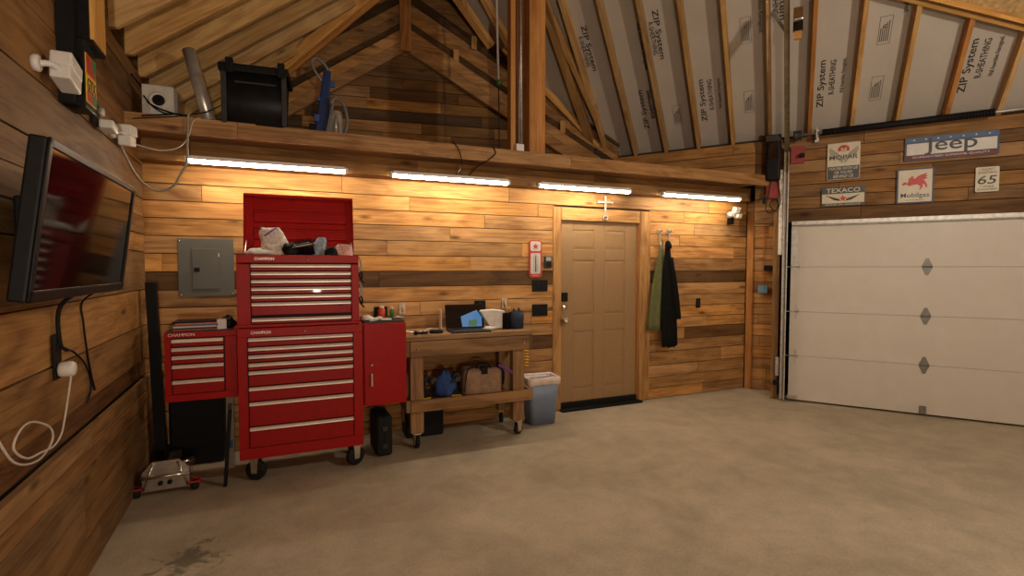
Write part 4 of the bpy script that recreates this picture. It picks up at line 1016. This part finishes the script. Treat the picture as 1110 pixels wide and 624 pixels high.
# ------------------------------------------------------------------ left wall things
# television
tv=empty('television',LW(-2.22,.235,1.745),LA,'large black flat television tilted down on the left wall','television')
tl=rad(-7.5)
rt=lambda v:Matrix.Rotation(-tl*-1,4,'X')@Vector(v)
TW,TH=1.14,.54
tiltobj=M().box(-TW/2,TW/2,0,.05,-TH/2,TH/2).build('housing',BLACK,tv,bevel=.008); tiltobj.rotation_euler=(rad(7.5),0,0)
bz=M(); b=.028
bz.box(-TW/2,TW/2,-.008,0,TH/2-b,TH/2); bz.box(-TW/2,TW/2,-.008,0,-TH/2,-TH/2+b*1.4); bz.box(-TW/2,-TW/2+b,-.008,0,-TH/2,TH/2); bz.box(TW/2-b,TW/2,-.008,0,-TH/2,TH/2); bz.build('bezel',BLACK,tiltobj,bevel=.003)
M().box(-TW/2+b,TW/2-b,-.002,0.001,-TH/2+b,TH/2-b).build('screen',SCREEN,tiltobj)
M().box(-.35,.35,.05,.09,-.2,.15).build('rear_cover',BLACK,tiltobj,bevel=.015)
m=M(); m.rot_box((0,.14,0),.25,.14,.25); m.build('wall_bracket',SOOT,tv,bevel=.01)
# outlet + cords
ou=empty('wall_outlet',LW(-1.93,.012,1.17),LA,'black outlet on the left wall below the television','outlet')
M().box(-.04,.04,-.01,0,-.09,.12).build('cover',BLACK,ou,bevel=.003)
for dz in(-.04,.06): M().box(-.016,.016,-.013,-.01,dz-.014,dz+.014).build('socket',SOOT,ou,bevel=.002)
ad=empty('power_adapter',LW(-1.95,.03,1.125),LA,'round white power adapter plugged into the left wall outlet','plug')
M().lathe([(.0,0),(.032,0),(.035,-.01),(.035,-.045),(.028,-.055),(0,-.056)],(0,0,0),'y',n=20).build('adapter_body',WHITE,ad)
m=M(); m.tube(smooth([(0,-.04,-.03),(-.01,-.03,-.12),(-.03,-.02,-.22),(-.08,-.02,-.28),(-.20,-.03,-.295),(-.36,-.04,-.27),(-.52,-.05,-.24),(-.62,-.05,-.17),(-.56,-.05,-.12),(-.42,-.04,-.13),(-.26,-.04,-.2),(-.22,-.03,-.27),(-.36,-.03,-.30),(-.62,-.05,-.22),(-.78,-.05,-.05),(-.95,-.05,.05)]),.0042,n=6); m.build('white_cord',WCORD,ad)
tc_=wire('power_cord',[LW(-1.98,.18,1.52),LW(-1.94,.04,1.42),LW(-1.92,.025,1.25),LW(-1.89,.035,1.21),LW(-1.84,.03,1.2)],.009,SOOT)
tc_.parent=tv; tc_.matrix_parent_inverse=(Matrix.Translation(LW(-2.22,.235,1.745))@Matrix.Rotation(LA,4,'Z')).inverted()
wire('thin_black_cord',[LW(-1.84,.03,1.2),LW(-1.72,.02,1.17),LW(-1.56,.02,1.08),LW(-1.48,.02,.96),LW(-1.53,.02,.89),LW(-1.56,.02,.88)],.005,SOOT,'thin black cord drooping from the outlet across the planks','cord')
wire('antenna_cord',[LW(-1.62,.15,1.50),LW(-1.56,.02,1.42),LW(-1.55,.015,1.30),LW(-1.51,.015,1.15),LW(-1.45,.015,1.0),LW(-1.41,.015,.93),LW(-1.40,.015,.91)],.005,SOOT,'second thin black cord hanging below the right half of the television','cord')
# upper left motion light
mo=empty('motion_light',LW(-2.05,.01,2.47),LA,'large white two headed motion light above the television','motion light')
motion(mo)
M().rot_box((.145,-.07,.045),.15,.08,.07,ry=rad(12)).build('lamp_head',WHITE,mo,bevel=.008)
M().rot_box((.115,-.075,-.02),.15,.075,.065,ry=rad(12)).build('lamp_head',WHITE,mo,bevel=.008)
mo=empty('motion_light',LW(-.88,.01,2.46),LA,'small white motion light on the left wall near the loft ledge','motion light')
motion(mo)
M().rot_box((.12,-.06,.045),.18,.08,.07,ry=rad(-8)).build('lamp_head',WHITE,mo,bevel=.008)
M().rot_box((.11,-.06,-.025),.15,.07,.065,ry=rad(-8)).build('lamp_head',WHITE,mo,bevel=.008)
ca=empty('wall_camera',LW(-1.22,.01,2.44),LA,'white camera on a black plate below the oil sign','camera')
M().box(-.10,.02,-.02,0,-.03,.10).build('plate',SOOT,ca,bevel=.003)
M().rot_box((.02,-.06,-.02),.11,.07,.05,ry=rad(8)).build('camera_body',WHITE,ca,bevel=.01)
M().lathe([(.02,0),(.022,-.03),(0,-.031)],(-.02,-.02,.05),'y',n=14).build('swivel_mount',WHITE,ca)
# oil sign
os_=empty('oil_sign',LW(-1.64,.0,2.39),LA,'black boxed sign with red green and yellow lettering on the left wall','sign')
M().box(-.085,.085,-.10,-.012,0,.33).build('casing',BLACK,os_,bevel=.004)
e_=.1005
M().box(-.075,.08,-e_-.003,-e_+.001,.03,.27).build('face',SYEL,os_)
M().prism([(-.072,.175),(-.072,.265),(.0,.265),(.05,.175)],-e_-.005,-e_-.003).build('red_field',SRED,os_)
M().prism([(.005,.265),(.077,.265),(.077,.175),(.055,.175)],-e_-.005,-e_-.003).build('green_field',SGRN,os_)
M().prism([(-.072,.035),(-.072,.08),(.0,.08),(.03,.035)],-e_-.005,-e_-.003).build('red_field',SRED,os_)
M().prism([(.035,.035),(.005,.08),(.077,.08),(.077,.035)],-e_-.005,-e_-.003).build('green_field',SGRN,os_)
text('Castrol','lettering',SRED,os_,.13,.04,(.0,-e_-.005,.19),bold=.008)
text('GTX','lettering',SBLK,os_,.13,.055,(0,-e_-.005,.125),bold=.008)
text('MOTOR OIL','lettering',SBLK,os_,.13,.014,(0,-e_-.005,.088))
cb=empty('wooden_wall_cabinet',LW(-1.58,.0,2.74),LA,'black sided cabinet with a yellow pine front above the oil sign','cabinet')
M().box(-.11,.10,-.115,-.012,-.0,.36).build('casing',BLACK,cb,bevel=.004)
M().box(-.10,.11,-.13,-.115,.0,.36,(1.1,1.,.7),2).build('pine_front',PINE,cb)
M().box(-.10,.12,-.125,-.012,-.02,0).build('base_strip',SOOT,cb)
M().box(-.20,-.11,-.07,-.012,-.35,.36).build('side_column',SOOT,cb)
# ------------------------------------------------------------------ loft contents (floor at z 2.68)
ZL=2.68
spk=empty('loudspeaker',(-.99,4.46,ZL),rad(0),'pale cube loudspeaker with a dark cone on the loft','speaker')
SP=plain('pale_speaker_paint',(.58,.54,.46),.6)
M().box(-.105,.095,0,.2,0.0,.27).build('cabinet',SP,spk,bevel=.006)
M().lathe([(.065,0),(.065,-.003),(.055,-.004),(.04,.0)],(-.0,0,.16),'y',n=24).build('cone_ring',SP,spk)
M().lathe([(.04,-.002),(.03,-.004),(0,-.005)],(0,-.002,.16),'y',n=20).build('cone',SOOT,spk)
pp=M(); pp.cyl((.06,.05,.0),(-.10,.15,.62),.047,n=28); o=thing(pp,'metal_duct_pipe',plain('duct_metal',(.75,.71,.64),.32,.55,var=.1),(-.72,4.48,ZL+.0),'shiny metal pipe leaning on the loft beside the speaker','pipe')
M().cyl((.064,.047,.02),(.052,.056,.05),.051,n=28).build('collar',CHROME,o)
tt_=empty('storage_tote',(-.325,4.42,ZL),rad(-4),'large black lidded tote standing on the loft','tote')
m=M(); m.ring([rr_(.195,.14,0,.02),rr_(.215,.16,.40,.02)]); m.build('tote_body',BLACK,tt_)
M().box(-.24,.24,-.18,.18,.38,.44).build('lid',SOOT,tt_,bevel=.012)
for x in(-.205,.205): M().box(x-.018,x+.018,-.175,-.15,.0,.38).build('corner_rib',DGREY,tt_,bevel=.005)
for x in(-.16,.19): M().box(x-.025,x+.025,-.20,-.17,.36,.47).build('latch',SOOT,tt_,bevel=.004)
m=M(); m.box(-.13,.15,-.168,-.155,.30,.312); m.build('front_ridge',DGREY,tt_)
vc=empty('upright_vacuum',(.16,4.52,ZL),0,'blue and grey upright vacuum cleaner standing on the loft','vacuum')
m=M(); m.hexa([(-.08,.0,0),(.03,0,0),(.03,.09,0),(-.08,.09,0),(.01,.04,.60),(.07,.04,.60),(.07,.10,.60),(.01,.10,.60)]); m.build('spine',VBLUE,vc,bevel=.012)
m=M(); m.tube(smooth([(.045,.06,.56),(.04,.05,.61),(.0,.04,.66),(-.05,.03,.68),(-.085,.03,.64),(-.05,.04,.56),(.0,.06,.50),(.02,.06,.48)]),.012); m.build('handle',VGREY,vc)
m=M(); m.hexa([(.0,-.05,0),(.05,-.05,0),(.05,.05,0),(.0,.05,0),(.07,-.03,.33),(.09,-.03,.33),(.09,.05,.33),(.07,.05,.33)]); m.build('side_tube',VGREY,vc,bevel=.01)
m=M(); m.tube(smooth([(.06,-.03,.30),(.10,-.04,.345),(.16,-.04,.30),(.19,-.04,.17),(.17,-.04,.05),(.15,-.04,.0)]),.014); m.build('carry_handle',VGREY,vc)
m=M(); m.lathe([(.0,0),(.055,0),(.06,.16),(.05,.24),(0,.25)],(.10,.0,0),n=20); m.build('dust_cup',GLASSP,vc)
m=M(); m.tube(smooth([(.09,-.06,.02),(.085,-.06,.12),(.10,-.05,.2)]),.008); m.tube(smooth([(.12,-.055,.02),(.115,-.055,.12),(.10,-.05,.2)]),.008); m.build('cup_ribs',VGREY,vc)
m=M(); m.box(.06,.10,.05,.08,.47,.505); m.box(-.07,-.03,.01,.06,.15,.21); m.box(-.045,-.02,.02,.06,.33,.36); m.build('cord_hook',BLUE,vc,bevel=.004)
m=M(); m.box(-.11,-.05,.02,.10,0,.13); m.build('nozzle',SOOT,vc,bevel=.01)
# cords on the ledge
wire('black_speaker_wire',[(-1.08,4.45,2.86),(-1.02,4.43,2.78),(-.93,4.35,2.72),(-.86,4.27,2.70),(-1.05,4.262,2.665)],.006,SOOT,'black wire drooping from beside the speaker over the ledge','wire')
wire('black_speaker_wire',[(-1.10,4.262,2.64),(-.95,4.262,2.665),(-.80,4.27,2.695),(-.66,4.36,2.77),(-.545,4.40,2.86)],.004,SOOT,'black wire stretched along the ledge to the black tote','wire')
wire('black_speaker_wire',[LW(-.45,.04,2.98),(-1.10,4.55,2.92),(-1.04,4.43,2.80),(-.88,4.30,2.715),(-.78,4.27,2.70)],.007,SOOT,'thick black wire from the wall plate past the pale speaker','wire')
wire('grey_light_cord',[(-.76,4.30,2.72),(-.765,4.25,2.70),(-.775,4.25,2.5),(-.785,4.26,2.36),(-.83,4.28,2.27),(-.87,4.3,2.20),(-.95,4.32,2.15),(-1.03,4.33,2.17),(-1.10,4.3,2.25),LW(-.65,.03,2.37),LW(-.85,.03,2.45)],.008,GCORD,'grey cord looping from the ledge down to the left wall camera','cord')
wire('white_light_cord',[(-.70,4.31,2.70),(-.735,4.25,2.66),(-.77,4.25,2.54),(-.83,4.25,2.46),(-.93,4.25,2.43),(-1.0,4.2,2.43),LW(-.72,.05,2.45),LW(-.95,.05,2.47)],.004,WCORD,'thin white cord drooping under the ledge at the left corner','cord')
wire('ledge_cord',[(1.22,4.28,2.71),(1.26,4.262,2.66),(1.29,4.262,2.58),(1.30,4.28,2.5),(1.32,4.5,2.47)],.005,SOOT,'short black cord hanging over the ledge above the laptop','cord')
wire('ledge_cord',[(1.60,4.28,2.70),(1.62,4.262,2.64),(1.56,4.262,2.58),(1.5,4.4,2.54),(1.46,4.56,2.48)],.005,SOOT,'second black cord curling over the ledge left of the post','cord')
# conduit, box, rope
cn=empty('conduit_box',(1.905,4.39,2.70),0,'white switch box with steel conduit at the foot of the orange post','electrical box')
M().box(-.035,.045,-.03,.03,0,.075).build('box_body',WHITE,cn,bevel=.004)
M().cyl((.03,.0,.07),(.012,.0,2.2),.010,n=10).build('conduit',STEEL,cn)
M().cyl((.01,.01,.07),(.028,.02,2.2),.008,n=10).build('conduit',STEEL,cn)
rp=wire('pull_rope',[(1.985,5.2,4.85),(1.99,5.2,4.6),(2.005,5.2,3.9),(2.012,5.2,3.66)],.013,WCORD,'pale hanging pull cord left of the orange post','rope')
M().tube([(2.012,5.2,3.66),(2.02,5.2,3.3),(2.02,5.2,2.69)],.007).build('dark_cord_end',GREEN if False else DGREY,rp)
M().lathe([(.0,-.03),(.018,-.03),(.018,.03),(0,.03)],(2.012,5.2,3.65),n=12).build('connector',GREEN,rp)
# wall plate insulators at rafter feet on the garage side
# duct clamp on track near top
m=M(); m.box(.05,.13,-.03,.0,0,.12); o=thing(m,'wall_floodlight',CHROME,(4.16,3.33,3.86),'shiny lamp on a dark strap beside the upper track','lamp',rz=GA,bevel=.01)
M().box(.05,.13,-.035,-.0,-.10,-.01).build('dark_lens',BLACKG,o,bevel=.005); M().box(.06,.12,-.03,-.0,-.17,-.10).build('wooden_block',FIR,o)
# ------------------------------------------------------------------ vintage signs on the header wall
def sign(name,s,z,w,h,mat,label,rot=0,o=.0):
    e=empty(name,GW(s,.0+o,z),GA,label,'sign'); e.rotation_euler=(0,0,GA)
    M().prism(rrect(w,h,.012),-.004,0).build('sign_plate',mat,e)
    return e
# Jeep
s=sign('tin_sign',1.40,2.86,.755,.245,NAVY,'wide blue and white car sign on the header planks')
M().box(-.36,.36,-.0055,-.004,-.065,.055).build('white_field',SIGNW,s)
M().box(-.37,.37,-.0055,-.004,.07,.115).build('blue_band',SBLUE,s)
m=M()
for i in range(7): m.prism(star(.012,(-.30+i*.1,.092)),-.0075,-.0055)
m.build('stars',SIGNW,s)
M().box(-.365,.365,-.0056,-.004,-.115,-.07).build('red_band',plain('faded_maroon',(.13,.03,.035),.6),s)
text('Jeep','lettering',SBLK,s,.42,.175,(0,-.006,.012),bold=.008,depth=.003)
text('GUARANTEED SUPERIOR QUALITY','lettering',SIGNW,s,.62,.022,(0,-.0062,-.092),bold=.008)
# Mopar
s=sign('tin_sign',.475,2.80,.31,.41,CREAM,'cream and charcoal car parts sign with slanted slogan')
M().box(-.15,.15,-.0055,-.004,-.20,-.055).build('dark_field',SGREY,s)
m=M(); m.ring([[(.055*math.cos(a),-.0055,.13+.05*math.sin(a)) for a in [rad(200-220*i/16) for i in range(17)]],[(.055*math.cos(a),-.007,.13+.05*math.sin(a)) for a in [rad(200-220*i/16) for i in range(17)]]],sm=False); m.build('emblem',SRED,s)
text('M','lettering',CREAM,s,.05,.05,(0,-.0075,.125),bold=.008)
m=M()
for sg in(-1,1): m.prism([(sg*.06,.10),(sg*.13,.16),(sg*.14,.12),(sg*.12,.07),(sg*.05,.02),(sg*.01,-.03),(sg*.0,.03)][::sg],-.0052,-.004)
m.build('wings',plain('worn_khaki',(.36,.33,.25),.6),s)
text('MOPAR','lettering',SGREY,s,.27,.05,(0,-.0065,.045),bold=.01,depth=.003)
for i,(tx,w_) in enumerate((("YOU'RE WITH US",.27),("OR YOU'RE",.17),("BEHIND US",.19))): text(tx,'lettering',CREAM,s,w_,.032,(0,-.0065,-.08-.044*i),shear=.2,bold=.008)
# Texaco
s=sign('tin_sign',.478,2.405,.41,.215,SGREY,'low black and white oil sign with a winged red star')
M().box(-.2,.2,-.0055,-.004,-.075,.03).build('white_field',CREAM,s)
text('TEXACO','lettering',CREAM,s,.32,.05,(0,-.006,.068),bold=.008)
m=M()
for sg in(-1,1):
    for q in range(3): m.prism([(sg*.03,-.03-q*.008),(sg*(.17-q*.03),.02-q*.022),(sg*(.15-q*.03),.005-q*.022),(sg*.03,-.045-q*.004)][::sg],-.0065,-.0055)
m.build('wings',PRINTG,s)
M().prism(star(.042,(0,-.025)),-.009,-.0065).build('star',SRED,s)
text('MOTOR OIL GASOLINE','lettering',CREAM,s,.33,.018,(0,-.006,-.092))
# Mobilgas
s=sign('tin_sign',1.12,2.47,.315,.37,NAVY,'square gasoline sign with a red winged horse')
M().box(-.142,.142,-.0055,-.004,-.17,.17).build('cream_field',CREAM,s)
hp_=[(-.115,.025),(-.085,.045),(-.065,.03),(-.055,.055),(-.06,.075),(-.045,.085),(-.03,.105),(-.012,.098),(-.02,.08),(.0,.075),(.02,.10),(.05,.115),(.10,.13),(.085,.105),(.11,.105),(.085,.085),(.105,.075),(.07,.06),(.09,.03),(.105,-.01),(.09,-.03),(.085,.0),(.06,.02),(.065,-.01),(.045,-.045),(.035,-.05),(.045,-.01),(.02,.015),(-.02,.01),(-.05,.0),(-.075,.02),(-.1,.01)]
M().prism(hp_,-.008,-.0055).build('winged_horse',SRED,s)
text('Mobilgas','lettering',NAVY,s,.24,.062,(0,-.006,-.105),bold=.008)
m=M().box(-.08,.08,-.006,-.0055,-.152,-.148); m.build('rule',PRINTG,s)
# 65
s=sign('tin_sign',1.695,2.49,.18,.25,CREAM,'small cream speed limit style sign with number 65')
text('65','lettering',SBLK,s,.145,.085,(0,-.006,-.005),bold=.008,shear=.15)
text("I WASN'T",'lettering',SGREY,s,.12,.024,(0,-.006,.10)); text('SPEEDING','lettering',SGREY,s,.14,.024,(0,-.006,.068)); text('I WAS','lettering',SGREY,s,.10,.022,(0,-.006,-.072)); text('QUALIFYING','lettering',SGREY,s,.15,.022,(0,-.006,-.102))
# ------------------------------------------------------------------ world, camera
w=bpy.data.worlds.new('world'); bpy.context.scene.world=w; w.use_nodes=True
w.node_tree.nodes['Background'].inputs[0].default_value=(.5,.42,.33,1); w.node_tree.nodes['Background'].inputs[1].default_value=.0
cam=bpy.data.cameras.new('camera'); co_=bpy.data.objects.new('camera',cam); C.objects.link(co_)
co_.location=(0,0,1.59); co_.rotation_euler=(rad(90-2.301),0,rad(-22.7)); cam.sensor_width=36; cam.lens=535/1110*36; cam.clip_start=.05
sc=bpy.context.scene; sc.camera=co_
sc.view_settings.view_transform='Standard'; sc.view_settings.look='None'; sc.view_settings.gamma=1; sc.view_settings.exposure=0.; sc.view_settings.use_curve_mapping=False
